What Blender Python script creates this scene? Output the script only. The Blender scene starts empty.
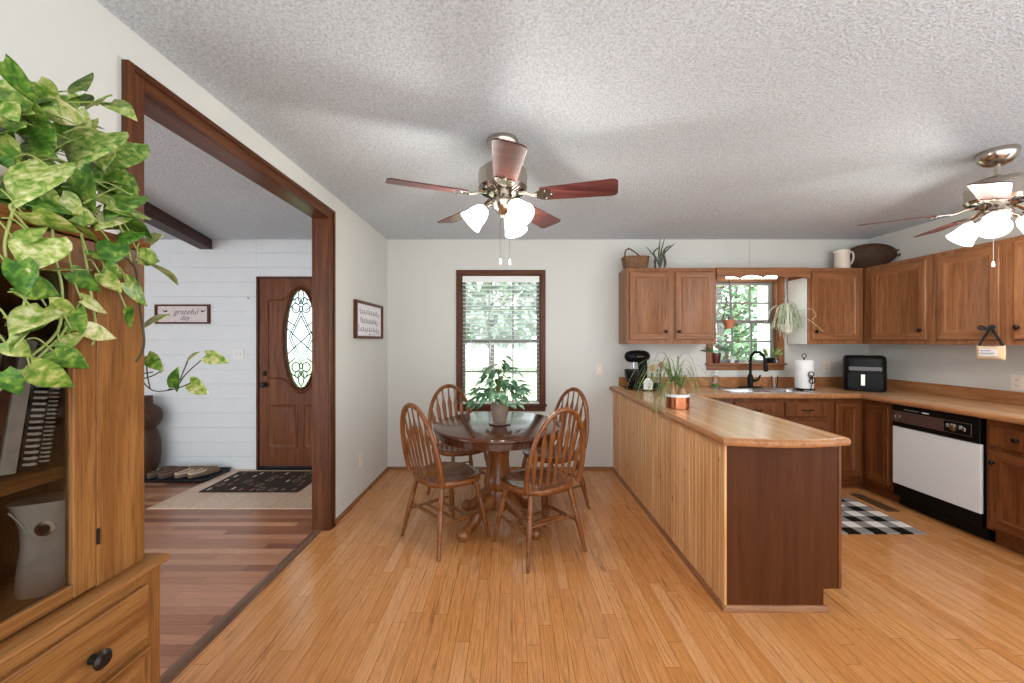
import bpy, bmesh, math, random
from mathutils import Vector, Matrix, Euler
PI = math.pi
R = random.Random(7)
C = bpy.context.scene.collection
sc = bpy.context.scene
# ------------------------------------------------------------------ camera, world, exposure
F = 400.0; ZC = 1.358
cam_d = bpy.data.cameras.new('camera'); cam = bpy.data.objects.new('camera', cam_d); C.objects.link(cam)
cam.location = (0, 0, ZC); cam.rotation_euler = (PI/2, 0, 0)
cam_d.sensor_width = 36; cam_d.lens = F*36/1024; cam_d.clip_start = 0.02
sc.camera = cam
w = bpy.data.worlds.new('world'); sc.world = w; w.use_nodes = True
bg = w.node_tree.nodes['Background']; bg.inputs[0].default_value = (0.87, 0.94, 1.0, 1); bg.inputs[1].default_value = 2.2
sun_d = bpy.data.lights.new('sun', 'SUN'); sun_d.energy = 4.0; sun_d.color = (1, .96, .9); sun_d.angle = .01
sun = bpy.data.objects.new('sun', sun_d); C.objects.link(sun); sun.location = (0, 0, 8); sun.rotation_euler = (math.radians(4), math.radians(-26), 0)
sc.view_settings.view_transform = 'Standard'; sc.view_settings.look = 'None'
sc.view_settings.gamma = 1; sc.view_settings.use_curve_mapping = False
sc.view_settings.exposure = 0.66
sc.cycles.max_bounces = 10; sc.cycles.diffuse_bounces = 6; sc.cycles.use_denoising = True
sc.cycles.sample_clamp_indirect = 6
LAMP = 7.0          # watts of each fan bulb
# ------------------------------------------------------------------ helpers
def at(u, v, Y): return Vector(((u-512)*Y/F, Y, ZC-(v-341.5)*Y/F))
def lin(h):
    if isinstance(h, tuple): return (*h, 1)
    h = h.lstrip('#'); r = []
    for i in (0, 2, 4):
        c = int(h[i:i+2], 16)/255; r.append(c/12.92 if c <= .04045 else ((c+.055)/1.055)**2.4)
    return (*r, 1)
class MB:
    """collects shapes; build() links them as ONE mesh object"""
    def __init__(s, off=(0, 0, 0), mp=None):
        s.bm = bmesh.new(); s.off = Vector(off); s.mp = mp; s.xf = None
    def v(s, p):
        p = Vector(p)
        if s.xf is not None: p = s.xf @ p
        if s.mp: p = Vector(s.mp(*p))
        return s.bm.verts.new(p - s.off)
    def f(s, vs, mi=0):
        try:
            f = s.bm.faces.new(vs); f.material_index = mi; return f
        except ValueError: return None
    def box(s, a, b, mi=0):
        (x0, y0, z0), (x1, y1, z1) = a, b
        p = [s.v(q) for q in ((x0,y0,z0),(x1,y0,z0),(x1,y1,z0),(x0,y1,z0),(x0,y0,z1),(x1,y0,z1),(x1,y1,z1),(x0,y1,z1))]
        for q in ((0,3,2,1),(4,5,6,7),(0,1,5,4),(1,2,6,5),(2,3,7,6),(3,0,4,7)): s.f([p[i] for i in q], mi)
        return s
    def prism(s, pts, lo, hi, ax='z', mi=0):
        def q(p, t): return {'z': (p[0], p[1], t), 'y': (p[0], t, p[1]), 'x': (t, p[0], p[1])}[ax]
        A = [s.v(q(p, lo)) for p in pts]; B = [s.v(q(p, hi)) for p in pts]; n = len(pts)
        s.f(A[::-1], mi); s.f(B, mi)
        for i in range(n): s.f([A[i], A[(i+1) % n], B[(i+1) % n], B[i]], mi)
        return s
    def rings(s, rs, cap0=True, cap1=True, mi=0, closed=False):
        V = [[s.v(p) for p in r] for r in rs]; n = len(V[0])
        m = len(V)
        for i in range(m if closed else m-1):
            a, b = V[i], V[(i+1) % m]
            for j in range(n): s.f([a[j], a[(j+1) % n], b[(j+1) % n], b[j]], mi)
        if not closed:
            if cap0: s.f(V[0][::-1], mi)
            if cap1: s.f(V[-1], mi)
        return s
    def lathe(s, prof, c=(0, 0, 0), n=24, sx=1, sy=1, cap0=True, cap1=True, mi=0):
        c = Vector(c)
        return s.rings([[c+Vector((max(r, 1e-4)*sx*math.cos(2*PI*k/n), max(r, 1e-4)*sy*math.sin(2*PI*k/n), z)) for k in range(n)] for r, z in prof], cap0, cap1, mi)
    def turned(s, a, b, prof, n=12, mi=0):
        """lathe along the line a-b; prof = (radius, t)"""
        a, b = Vector(a), Vector(b); d = (b-a).normalized(); u = d.orthogonal().normalized(); w_ = d.cross(u)
        return s.rings([[a.lerp(b, t)+(u*math.cos(2*PI*k/n)+w_*math.sin(2*PI*k/n))*r for k in range(n)] for r, t in prof], mi=mi)
    def tube(s, pts, r, n=8, mi=0, closed=False, flat=1.0, ref=None):
        pts = [Vector(p) for p in pts]; m = len(pts); rs = []; prev = None
        for i, p in enumerate(pts):
            if closed: d = pts[(i+1) % m]-pts[i-1]
            else: d = pts[min(i+1, m-1)]-pts[max(i-1, 0)]
            d = d.normalized() if d.length > 1e-9 else Vector((0, 0, 1))
            if ref is not None: u = Vector(ref); u = (u-d*u.dot(d))
            elif prev is None: u = d.orthogonal()
            else: u = prev-d*prev.dot(d)
            if u.length < 1e-6: u = d.orthogonal()
            u.normalize(); prev = u; w_ = d.cross(u)
            rr = r(i/(m-1)) if callable(r) else (r[i] if isinstance(r, (list, tuple)) else r)
            rs.append([p+u*rr*math.cos(2*PI*k/n)+w_*rr*flat*math.sin(2*PI*k/n) for k in range(n)])
        return s.rings(rs, mi=mi, closed=closed)
    def ell(s, c, r, n=16, m=10, mi=0, rot=None):
        c = Vector(c)
        if not isinstance(r, (tuple, list)): r = (r, r, r)
        rs = []
        for i in range(m+1):
            a = -PI/2+PI*i/m; q = max(math.cos(a), 1e-3); ring = []
            for k in range(n):
                p = Vector((r[0]*q*math.cos(2*PI*k/n), r[1]*q*math.sin(2*PI*k/n), r[2]*math.sin(a)))
                if rot is not None: p = rot @ p
                ring.append(c+p)
            rs.append(ring)
        return s.rings(rs, mi=mi)
    def loft(s, a0, a1, z0, z1, steps, back=None):
        """concentric rectangles in the a-z plane; steps = (inset, depth outward). faces on the rails use slot 1"""
        rs = []
        for i, d in steps: rs.append([s.v(p) for p in ((a0+i, d, z0+i), (a1-i, d, z0+i), (a1-i, d, z1-i), (a0+i, d, z1-i))])
        for A, B in zip(rs, rs[1:]):
            for j in range(4): s.f([A[j], A[(j+1) % 4], B[(j+1) % 4], B[j]], 1 if j in (0, 2) else 0)
        s.f(rs[-1], 0); s.f(rs[0][::-1], 0)
        return s
    def ribbon(s, pts, wd, up=(0, 0, 1), vee=0.25, mi=0):
        """leaf blade along a path: half widths wd(t), a shallow V across, with a little thickness"""
        pts = [Vector(p) for p in pts]; m = len(pts); T = []; 
        for i, p in enumerate(pts):
            d = (pts[min(i+1, m-1)]-pts[max(i-1, 0)]).normalized(); u = Vector(up).cross(d)
            if u.length < 1e-3: u = d.orthogonal()
            u.normalize(); nn = d.cross(u).normalized(); h = max(wd(i/(m-1)), 2e-4)
            T.append([p-u*h+nn*h*vee, p-nn*h*.12, p+u*h+nn*h*vee, p+nn*h*.12])
        return s.rings(T, mi=mi)
    def build(s, name, mat, parent=None, bevel=0, seg=2, smooth=40, wn=True):
        bm = s.bm; bmesh.ops.recalc_face_normals(bm, faces=bm.faces)
        me = bpy.data.meshes.new(name)
        for f in bm.faces: f.smooth = True
        bm.edges.ensure_lookup_table()
        for e in bm.edges:
            if len(e.link_faces) == 2:
                try: e.smooth = e.calc_face_angle() < math.radians(smooth)
                except ValueError: pass
        bm.to_mesh(me); bm.free()
        for m in (mat if isinstance(mat, (list, tuple)) else [mat]): me.materials.append(m)
        o = bpy.data.objects.new(name, me); C.objects.link(o)
        if parent is not None: o.parent = parent
        if bevel:
            b = o.modifiers.new('bevel', 'BEVEL'); b.width = bevel; b.segments = seg; b.limit_method = 'ANGLE'; b.angle_limit = math.radians(40)
            b.harden_normals = True
        return o
def tag(o, label, cat, group=None, kind=None):
    o['label'] = label; o['category'] = cat
    if group: o['group'] = group
    if kind: o['kind'] = kind
    return o
def thing(name, label, cat, loc=(0, 0, 0), rz=0, group=None):
    o = bpy.data.objects.new(name, None); C.objects.link(o); o.empty_display_size = .05
    o.location = loc; o.rotation_euler = (0, 0, rz); return tag(o, label, cat, group)
def struct(o, label=None):
    o['kind'] = 'structure'
    if label: o['label'] = label
    return o
def dup(root, loc, rz=0, label=None):
    r = root.copy(); C.objects.link(r); r.location = loc; r.rotation_euler = (0, 0, rz)
    if label: r['label'] = label
    for ch in list(root.children):
        c = ch.copy(); C.objects.link(c); c.parent = r
        for g in list(ch.children):
            d = g.copy(); C.objects.link(d); d.parent = c
    return r
def text(s, size, mat, loc, rot, parent=None, name='lettering', shear=0, ext=.0006, align='CENTER'):
    cu = bpy.data.curves.new(name, 'FONT'); cu.body = s; cu.size = size; cu.align_x = align; cu.align_y = 'CENTER'; cu.extrude = ext; cu.shear = shear
    tmp = bpy.data.objects.new(name, cu); C.objects.link(tmp); me = bpy.data.meshes.new_from_object(tmp.evaluated_get(bpy.context.evaluated_depsgraph_get())); bpy.data.objects.remove(tmp)
    me.materials.clear(); me.materials.append(mat); o = bpy.data.objects.new(name, me); C.objects.link(o); o.location = loc; o.rotation_euler = rot
    if parent is not None: o.parent = parent
    return o
# ------------------------------------------------------------------ materials
class NT:
    def __init__(s, name):
        s.m = bpy.data.materials.new(name); s.m.use_nodes = True; s.t = s.m.node_tree; s.n = s.t.nodes
        s.p = s.n['Principled BSDF']; s.out = s.n['Material Output']
    def new(s, t, **k):
        n = s.n.new(t)
        for a, b in k.items():
            if hasattr(n, a): setattr(n, a, b)
        return n
    def ln(s, a, b): s.t.links.new(a, b)
    def coord(s, scale=(1, 1, 1), rot=(0, 0, 0), loc=(0, 0, 0), kind='Object'):
        tc = s.new('ShaderNodeTexCoord'); mp = s.new('ShaderNodeMapping'); s.ln(tc.outputs[kind], mp.inputs[0])
        mp.inputs['Scale'].default_value = scale; mp.inputs['Rotation'].default_value = rot; mp.inputs['Location'].default_value = loc
        return mp.outputs[0]
    def noise(s, vec, scale=5, detail=3, rough=.5, dist=0):
        n = s.new('ShaderNodeTexNoise'); s.ln(vec, n.inputs['Vector']); n.inputs['Scale'].default_value = scale
        n.inputs['Detail'].default_value = detail; n.inputs['Roughness'].default_value = rough; n.inputs['Distortion'].default_value = dist
        return n.outputs['Fac']
    def ramp(s, fac, stops):
        r = s.new('ShaderNodeValToRGB'); s.ln(fac, r.inputs[0]); e = r.color_ramp.elements
        while len(e) < len(stops): e.new(.5)
        for q, (p, c) in zip(e, stops): q.position = p; q.color = lin(c)
        return r.outputs[0]
    def mix(s, a, b, fac=.5, blend='MIX'):
        n = s.new('ShaderNodeMix'); n.data_type = 'RGBA'; n.blend_type = blend
        for x, i in ((fac, 0), (a, 6), (b, 7)):
            if hasattr(x, 'is_linked') or hasattr(x, 'links'): s.ln(x, n.inputs[i])
            else: n.inputs[i].default_value = x if i == 0 else lin(x)
        return n.outputs[2]
    def math(s, op, a, b=0.0):
        n = s.new('ShaderNodeMath'); n.operation = op
        for i, x in enumerate((a, b)):
            if hasattr(x, 'links'): s.ln(x, n.inputs[i])
            else: n.inputs[i].default_value = x
        return n.outputs[0]
    def bump(s, h, st=.3, d=.002):
        b = s.new('ShaderNodeBump'); b.inputs['Strength'].default_value = st; b.inputs['Distance'].default_value = d
        s.ln(h, b.inputs['Height']); s.ln(b.outputs[0], s.p.inputs['Normal'])
    def set(s, col=None, rough=None, metal=None, spec=None, **k):
        if col is not None:
            if hasattr(col, 'links'): s.ln(col, s.p.inputs['Base Color'])
            else: s.p.inputs['Base Color'].default_value = lin(col)
        if rough is not None: s.p.inputs['Roughness'].default_value = rough
        if metal is not None: s.p.inputs['Metallic'].default_value = metal
        if spec is not None: s.p.inputs['Specular IOR Level'].default_value = spec
        for a, b in k.items(): s.p.inputs[a.replace('_', ' ')].default_value = b
        return s.m
def plain(name, col, rough=.5, metal=0, var=.06, sc_=8, bump=0, **k):
    """paint / plastic / metal with a faint procedural variation"""
    t = NT(name); v = t.coord(); n = t.noise(v, sc_, 4)
    c = lin(col); a = tuple(max(0, x*(1-var)) for x in c[:3]); b = tuple(min(1, x*(1+var)) for x in c[:3])
    col = t.ramp(n, [(.3, a), (.7, b)])
    if bump: t.bump(t.noise(v, sc_*12, 3), bump, .002)
    return t.set(col, rough, metal, **k)
def wood(name, dark, mid, light, ax='z', rough=.38, dens=1.0, pore=.35, coat=0.0, spec=.22):
    t = NT(name)
    k = {'x': (1.3, 24, 24), 'y': (24, 1.3, 24), 'z': (24, 24, 1.3)}[ax]
    v = t.coord(tuple(q*dens for q in k))
    big = t.noise(v, .9, 4, .55, 1.2)
    c = t.ramp(big, [(.28, dark), (.5, mid), (.74, light)])
    kf = {'x': (9, 260, 260), 'y': (260, 9, 260), 'z': (260, 260, 9)}[ax]
    fine = t.noise(t.coord(kf), 1.0, 2, .6)
    fc = t.ramp(fine, [(.34, (1-pore,)*3), (.52, (1, 1, 1))])
    c = t.mix(c, fc, 1.0, 'MULTIPLY')
    t.bump(fine, .12, .001)
    m = t.set(c, rough, spec=spec)
    if coat: t.p.inputs['Coat Weight'].default_value = coat; t.p.inputs['Coat Roughness'].default_value = .15
    return m
def planks(name, cols, wid, length, along='y', rough=.25, gap='#5a3418', gw=.0012, grain=.3, coat=0, spec=.5, bump=.25):
    """strip flooring: every row of boards has its own end joints, every board its own tone and grain"""
    t = NT(name); tc = t.new('ShaderNodeTexCoord'); sp = t.new('ShaderNodeSeparateXYZ'); t.ln(tc.outputs['Object'], sp.inputs[0])
    a, c_ = (sp.outputs[1], sp.outputs[0]) if along == 'y' else (sp.outputs[0], sp.outputs[1])
    rowf = t.math('DIVIDE', c_, wid); row = t.math('FLOOR', rowf); fr = t.math('SUBTRACT', rowf, row)
    def wn(x, y=0.0):
        cb = t.new('ShaderNodeCombineXYZ'); n = t.new('ShaderNodeTexWhiteNoise'); n.noise_dimensions = '3D'
        for q, z in ((0, x), (1, y)):
            if hasattr(z, 'links'): t.ln(z, cb.inputs[q])
            else: cb.inputs[q].default_value = z
        t.ln(cb.outputs[0], n.inputs['Vector']); return n.outputs['Value']
    lf = t.math('ADD', t.math('DIVIDE', a, length), t.math('MULTIPLY', wn(row), 7.3)); seg = t.math('FLOOR', lf); lr = t.math('SUBTRACT', lf, seg)
    tone = wn(t.math('ADD', row, .37), seg)
    n = len(cols); c = t.ramp(tone, [(.02+.96*i/(n-1), q) for i, q in enumerate(cols)])
    g0 = t.coord((14, .8, 14) if along == 'y' else (.8, 14, 14)); cb = t.new('ShaderNodeCombineXYZ')
    for q in range(3): t.ln(t.math('MULTIPLY', tone, 41.0+7*q), cb.inputs[q])
    sh = t.new('ShaderNodeVectorMath'); sh.operation = 'ADD'; t.ln(g0, sh.inputs[0]); t.ln(cb.outputs[0], sh.inputs[1])
    g = t.noise(sh.outputs[0], 1.6, 5, .6, 2.2)
    gc = t.ramp(g, [(.3, (1-grain*1.2,)*3), (.46, (1, 1, 1)), (.53, (1-grain*.6,)*3), (.60, (1, 1, 1)), (.7, (1-grain*.5,)*3), (.8, (1, 1, 1))])
    c = t.mix(c, gc, 1.0, 'MULTIPLY')
    fine = t.noise(t.coord((260, 6, 260) if along == 'y' else (6, 260, 260)), 1, 2)
    c = t.mix(c, t.ramp(fine, [(.32, (.66, .60, .54)), (.5, (1, 1, 1))]), .6, 'MULTIPLY')
    ex = t.math('MINIMUM', fr, t.math('SUBTRACT', 1.0, fr)); ey = t.math('MINIMUM', lr, t.math('SUBTRACT', 1.0, lr))
    line = t.math('MAXIMUM', t.math('LESS_THAN', ex, gw/wid), t.math('LESS_THAN', ey, gw/length))
    c = t.mix(c, gap, line)
    t.bump(t.math('SUBTRACT', 1.0, line), bump, .001)
    return t.set(c, rough, spec=spec)
def leafmat(name, stops, scale=40, rough=.4, trans=.25, stretch=(1, 1, 1)):
    t = NT(name); v = t.coord(stretch); n = t.noise(v, scale, 4, .6, .6)
    g = t.new('ShaderNodeNewGeometry'); isl = g.outputs['Random Per Island']
    f = t.math('ADD', n, t.math('MULTIPLY', t.math('SUBTRACT', isl, .5), .32))
    c = t.ramp(f, stops); t.set(c, rough)
    tr = t.new('ShaderNodeBsdfTranslucent'); t.ln(c, tr.inputs[0]); mx = t.new('ShaderNodeMixShader'); mx.inputs[0].default_value = trans
    t.ln(t.p.outputs[0], mx.inputs[1]); t.ln(tr.outputs[0], mx.inputs[2]); t.ln(mx.outputs[0], t.out.inputs[0])
    return t.m
def emit(name, col, st):
    t = NT(name); e = t.new('ShaderNodeEmission'); e.inputs[0].default_value = lin(col); e.inputs[1].default_value = st
    t.ln(e.outputs[0], t.out.inputs[0]); return t.m
def glassmat(name, tint='#ffffff', gloss=.08, fr=.8):
    t = NT(name); tr = t.new('ShaderNodeBsdfTransparent'); tr.inputs[0].default_value = lin(tint)
    gl = t.new('ShaderNodeBsdfGlossy'); gl.inputs['Roughness'].default_value = .02
    lw = t.new('ShaderNodeFresnel'); lw.inputs[0].default_value = 1.45
    mx = t.new('ShaderNodeMixShader'); t.ln(t.math('ADD', t.math('MULTIPLY', lw.outputs[0], fr), gloss*.3), mx.inputs[0]); t.ln(tr.outputs[0], mx.inputs[1]); t.ln(gl.outputs[0], mx.inputs[2])
    t.ln(mx.outputs[0], t.out.inputs[0]); return t.m
def popcorn():
    t = NT('popcorn_ceiling'); v = t.coord()
    n1 = t.noise(v, 95, 3, .65); n2 = t.noise(v, 220, 2, .6)
    h = t.math('ADD', t.math('MULTIPLY', n1, .7), t.math('MULTIPLY', n2, .35))
    c = t.ramp(h, [(.40, '#c3cad0'), (.6, '#e6ecf1')])
    t.bump(h, 1.0, .02); return t.set(c, .95, spec=.1)
M = {}
M['wall'] = plain('wall_paint', '#cfcec7', .75, var=.015, sc_=2, bump=.03)
M['ceiling'] = popcorn()
M['siding'] = plain('white_siding', '#dfe1e1', .5, var=.02)
M['white'] = plain('white_paint', '#e6e6e2', .4, var=.02)
M['floor'] = planks('oak_floor', ['#c8854a', '#d39256', '#d89b66', '#cd8a50', '#d4955c'], .064, 1.1, 'y', .21, '#7c4518', .0010, .40, spec=.5)
M['floor2'] = planks('entry_laminate', ['#7a4a36', '#a56e50', '#bd8464', '#8a5640', '#cb9674', '#9a6448'], .064, .95, 'x', .28, '#4a2a1e', .0009, .2)
M['oak'] = wood('honey_oak', '#6f4421', '#885a2f', '#98693c', 'z', .35, 1.0)
M['oak_y'] = wood('honey_oak_y', '#6f4421', '#885a2f', '#98693c', 'y', .35, 1.0)
M['cab'] = wood('cabinet_oak', '#764b2d', '#8f5e3c', '#a3714c', 'z', .33, 1.0)
M['cab_x'] = wood('cabinet_oak_x', '#764b2d', '#8f5e3c', '#a3714c', 'x', .33, 1.0)
M['cab_y'] = wood('cabinet_oak_y', '#764b2d', '#8f5e3c', '#a3714c', 'y', .33, 1.0)
M['base'] = wood('base_oak', '#522b14', '#683a1c', '#7c4b28', 'z', .35, 1.0)
M['base_x'] = wood('base_oak_x', '#522b14', '#683a1c', '#7c4b28', 'x', .35, 1.0)
M['base_y'] = wood('base_oak_y', '#522b14', '#683a1c', '#7c4b28', 'y', .35, 1.0)
M['endp'] = wood('peninsula_veneer', '#43200b', '#4e2810', '#583014', 'z', .45, .7, .2, spec=.12)
M['trim'] = wood('dark_trim', '#452310', '#583018', '#6c4024', 'z', .4, 1.2, .3)
M['trim_x'] = wood('dark_trim_x', '#452310', '#583018', '#6c4024', 'x', .4, 1.2, .3)
M['trim_y'] = wood('dark_trim_y', '#452310', '#583018', '#6c4024', 'y', .3, 1.2, .3)
M['beam'] = wood('beam_wood', '#2e1610', '#3e2018', '#4e2c20', 'y', .5)
M['pine'] = wood('pine_boards', '#c98d52', '#dca568', '#e8ba80', 'z', .4, .8, .1)
M['counter_y'] = planks('butcher_laminate_y', ['#c29468', '#cfa377', '#c7996d', '#d8ae84', '#cb9e72'], .045, 9.0, 'y', .22, '#b78a5e', .0006, .12, bump=.05)
M['counter_x'] = planks('butcher_laminate_x', ['#c29468', '#cfa377', '#c7996d', '#d8ae84', '#cb9e72'], .045, 9.0, 'x', .22, '#b78a5e', .0006, .12, bump=.05)
M['edge'] = wood('counter_edge', '#94603a', '#a87248', '#b78456', 'y', .35, 1)
M['chair'] = wood('chair_oak', '#653415', '#7c4822', '#915b30', 'z', .26, 1.1, spec=.4)
M['chair_y'] = wood('chair_seat_oak', '#653415', '#7c4822', '#915b30', 'y', .24, 1.0, spec=.4)
M['table'] = wood('table_oak', '#381c0e', '#4b2815', '#5e3720', 'x', .14, 1.0, spec=.5)
M['door'] = wood('front_door_mahogany', '#562d17', '#703e22', '#88512f', 'z', .4, 1.2, .25)
M['black'] = plain('black_plastic', '#050505', .45, spec=.2)
M['blackm'] = plain('black_iron', '#15120f', .4, .6)
M['bronze'] = plain('dark_bronze', '#1d1916', .35, .5)
M['steel'] = plain('brushed_steel', '#c4c4c6', .22, 1)
M['nickel'] = plain('brushed_nickel', '#b9aea2', .22, 1)
M['appl'] = plain('appliance_white', '#dcdcda', .35, var=.01)
M['glass'] = glassmat('clear_glass')
M['cabglass'] = glassmat('cabinet_glass', '#dad8d4', .03, .35)
M['shade'] = emit('lit_frosted_glass', '#fff6ec', 4)
M['tube'] = emit('lit_tube', '#fff8ec', 9)
M['blade'] = wood('fan_blade_rosewood', '#3f1f1e', '#592f2b', '#73463f', 'x', .28, 1.0, .2)
M['sash'] = plain('grey_sash', '#7d7a74', .5)
M['terra'] = plain('terracotta', '#b9714e', .7, bump=.1)
M['copper'] = plain('copper', '#c07a55', .25, 1)
M['wicker'] = None
M['leaf'] = leafmat('pothos_leaf', [(.28, '#36651f'), (.42, '#628c30'), (.53, '#90a548'), (.63, '#bcbf74'), (.76, '#dcd9a8')], 60, .4, .2)
M['stem'] = plain('pothos_stem', '#8f9a50', .5)
M['vine'] = plain('brown_vine', '#3e3a1e', .6)
M['monst'] = leafmat('dark_leaf', [(.3, '#234a30'), (.5, '#4a7654'), (.66, '#7fa685'), (.8, '#c8d8c0')], 55, .3, .12)
M['palm'] = leafmat('palm_leaf', [(.3, '#4a6a34'), (.55, '#7f9a55'), (.8, '#a9b878')], 20, .4, .15)
M['spider'] = leafmat('spider_leaf', [(.3, '#9fb584'), (.5, '#d2dcc0'), (.7, '#f2f3e8')], 30, .4, .2)
M['far'] = leafmat('hazy_tree_leaf', [(.3, '#a9bdb0'), (.6, '#c2d0c6'), (.8, '#d8e0da')], 2.0, .6, .3)  # pale ramp paints distance haze into the leaf colour
M['tree'] = leafmat('tree_leaf', [(.3, '#3f7044'), (.5, '#78a878'), (.7, '#c0deb8')], 2.0, .5, .4)
M['cream'] = plain('cream_ceramic', '#e4d6c8', .35)
M['edge_x'] = wood('counter_edge_x', '#94603a', '#a87248', '#b78456', 'x', .35, 1, .2)
M['fabric'] = plain('cream_fabric', '#d8bf9a', .9, bump=.3)
M['ink'] = plain('grey_ink', '#6a6878', .6)
M['paper'] = plain('sign_paper', '#e9e4e6', .6, var=.03, sc_=20)
M['pinkpaper'] = plain('pink_sign_board', '#d9ccc8', .6, var=.08, sc_=40)
M['wood_dark'] = plain('dark_turned_wood', '#4a3022', .5, var=.2, spec=.3)
M['rubber'] = plain('black_rubber', '#17171a', .55)
def wick(name, a, b):
    t = NT(name); v = t.coord((1, 1, 1)); wv = t.new('ShaderNodeTexBrick'); mp = t.coord(rot=(PI/2, 0, 0)); t.ln(mp, wv.inputs['Vector'])
    wv.inputs['Scale'].default_value = 22; wv.inputs['Color1'].default_value = lin(a); wv.inputs['Color2'].default_value = lin(b); wv.inputs['Mortar'].default_value = lin('#20100a')
    wv.inputs['Mortar Size'].default_value = .06
    t.bump(wv.outputs['Fac'], -.6, .004); return t.set(wv.outputs['Color'], .7)
M['wicker'] = wick('woven_wicker', '#b98650', '#8a5a32'); M['wicker2'] = wick('dark_wicker', '#77502f', '#4a2d18')
# ------------------------------------------------------------------ the setting
YB = 4.243; XL = -1.32; XR = 3.78; H = 2.44; YR = -0.8; XE = -5.0
struct(MB().box((XL-.07, YR, -.06), (XR, YB, 0)).build('floor', M['floor']))
struct(MB().box((XE, YR, -.06), (XL-.07, YB, -.0005)).build('floor_entry', M['floor2']))
struct(MB().box((XL-.1, YR, H), (XR+.12, YB+.12, H+.08)).build('ceiling', M['ceiling']))
struct(MB().box((XE-.1, YR, H), (XL-.1, YB+.12, H+.08)).build('ceiling_entry', M['ceiling']))
D1 = (-.545, .310, .69, 2.07); K1 = (2.115, 2.825, 1.125, 2.01)     # window openings x0 x1 z0 z1
b = MB(); y0, y1 = YB, YB+.12
b.box((XL, y0, 0), (D1[0], y1, H)); b.box((D1[0], y0, 0), (D1[1], y1, D1[2])); b.box((D1[0], y0, D1[3]), (D1[1], y1, H))
b.box((D1[1], y0, 0), (K1[0], y1, H)); b.box((K1[0], y0, 0), (K1[1], y1, K1[2])); b.box((K1[0], y0, K1[3]), (K1[1], y1, H)); b.box((K1[1], y0, 0), (XR+.12, y1, H))
struct(b.build('wall_back', M['wall']))
OY0, OY1, OZ = 1.42, 2.87, 2.242                                    # opening to the entry
b = MB(); b.box((XL-.1, YR, 0), (XL, OY0-.012, H)).box((XL-.1, OY1+.012, 0), (XL, YB, H)).box((XL-.1, OY0-.012, OZ+.012), (XL, OY1+.012, H))
struct(b.build('wall_left', M['wall']))
struct(MB().box((XE-.1, .9, 0), (XE, YB+.12, H)).build('wall_entry_left', M['siding']))  # out of view; added at partial length to hold back daylight in the entry
struct(MB().box((XR, 1.5, 0), (XR+.12, YB, H)).build('wall_right', M['wall']))
# shiplap boards on the entry wall, cut round the front door
DX0, DX1, DZ = -2.712, -1.765, 2.048
b = MB(); z = -.015; bh = .1545
while z < H:
    za, zb = max(z, 0), min(z+bh-.0035, H)
    if za < DZ < zb: b.box((DX0, YB, DZ), (DX1, YB+.02, zb))
    elif za >= DZ: b.box((DX0, YB, za), (DX1, YB+.02, zb))
    b.box((XE, YB, za), (DX0, YB+.02, zb)); b.box((DX1, YB, za), (XL-.1, YB+.02, zb)); z += bh
b.box((XE, YB+.006, 0), (DX0, YB+.12, H), 0); b.box((DX1, YB+.006, 0), (XL, YB+.12, H)); b.box((DX0, YB+.006, DZ), (DX1, YB+.12, H))
struct(b.build('wall_entry', M['siding'], bevel=.0012, seg=1))
# opening trim: jamb lining and moulded casing
b = MB()
b.box((XL-.1, OY0-.012, 0), (XL, OY0, OZ)); b.box((XL-.1, OY1, 0), (XL, OY1+.012, OZ))
def casing(b, y0, y1, z0, z1):
    b.box((XL, y0, z0), (XL+.018, y1, z1))
casing(b, OY0-.07, OY0-.002, 0, OZ+.07); casing(b, OY1+.002, OY1+.07, 0, OZ+.07)
for ya, yb in ((OY0-.07, OY0-.045), (OY1+.045, OY1+.07)): b.box((XL+.018, ya, 0), (XL+.025, yb, OZ+.07))
for ya, yb in ((OY0-.07, OY0-.002), (OY1+.002, OY1+.07)): b.box((XL-.118, ya, 0), (XL-.1, yb, OZ+.07))
struct(b.build('trim_1', M['trim'], bevel=.003))
b = MB(); b.box((XL-.1, OY0-.012, OZ), (XL, OY1+.012, OZ+.012)); b.box((XL, OY0-.002, OZ+.002), (XL+.018, OY1+.002, OZ+.07)); b.box((XL+.018, OY0-.045, OZ+.045), (XL+.025, OY1+.045, OZ+.07))
b.box((XL-.118, OY0-.002, OZ+.002), (XL-.1, OY1+.002, OZ+.07))
struct(b.build('trim_2', M['trim_y'], bevel=.003))
struct(MB().prism([(XL-.108, 0), (XL-.098, .008), (XL-.048, .008), (XL-.038, 0)], OY0, OY1, 'y').build('trim_3', wood('threshold_strip', '#5a4030', '#735442', '#8a6a54', 'y')))
# ceiling beam of the entry
d = Vector((-.315, 1, 0)).normalized(); e = Vector((-3.18, YB, 0)); n_ = Vector((1, .315, 0)).normalized()
b = MB(); a = e-d*2.9
b.prism([(a.x, a.y), (e.x, e.y), (e.x-n_.x*.135, YB), (a.x-n_.x*.135, a.y-n_.y*.135)], H-.106, H, 'z')
struct(b.build('trim_4', M['beam'], bevel=.004))
def quarter(pts_dir, name, m):
    pass
struct(MB().prism([(YB-.018, 0), (YB, 0), (YB, .03), (YB-.010, .026)], XL, 1.07, 'x').build('baseboard_back', M['cab_x']))
struct(MB().prism([(XL+.018, 0), (XL, 0), (XL, .03), (XL+.010, .026)], OY1+.07, YB, 'y').build('baseboard_left', M['cab_y']))
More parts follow.
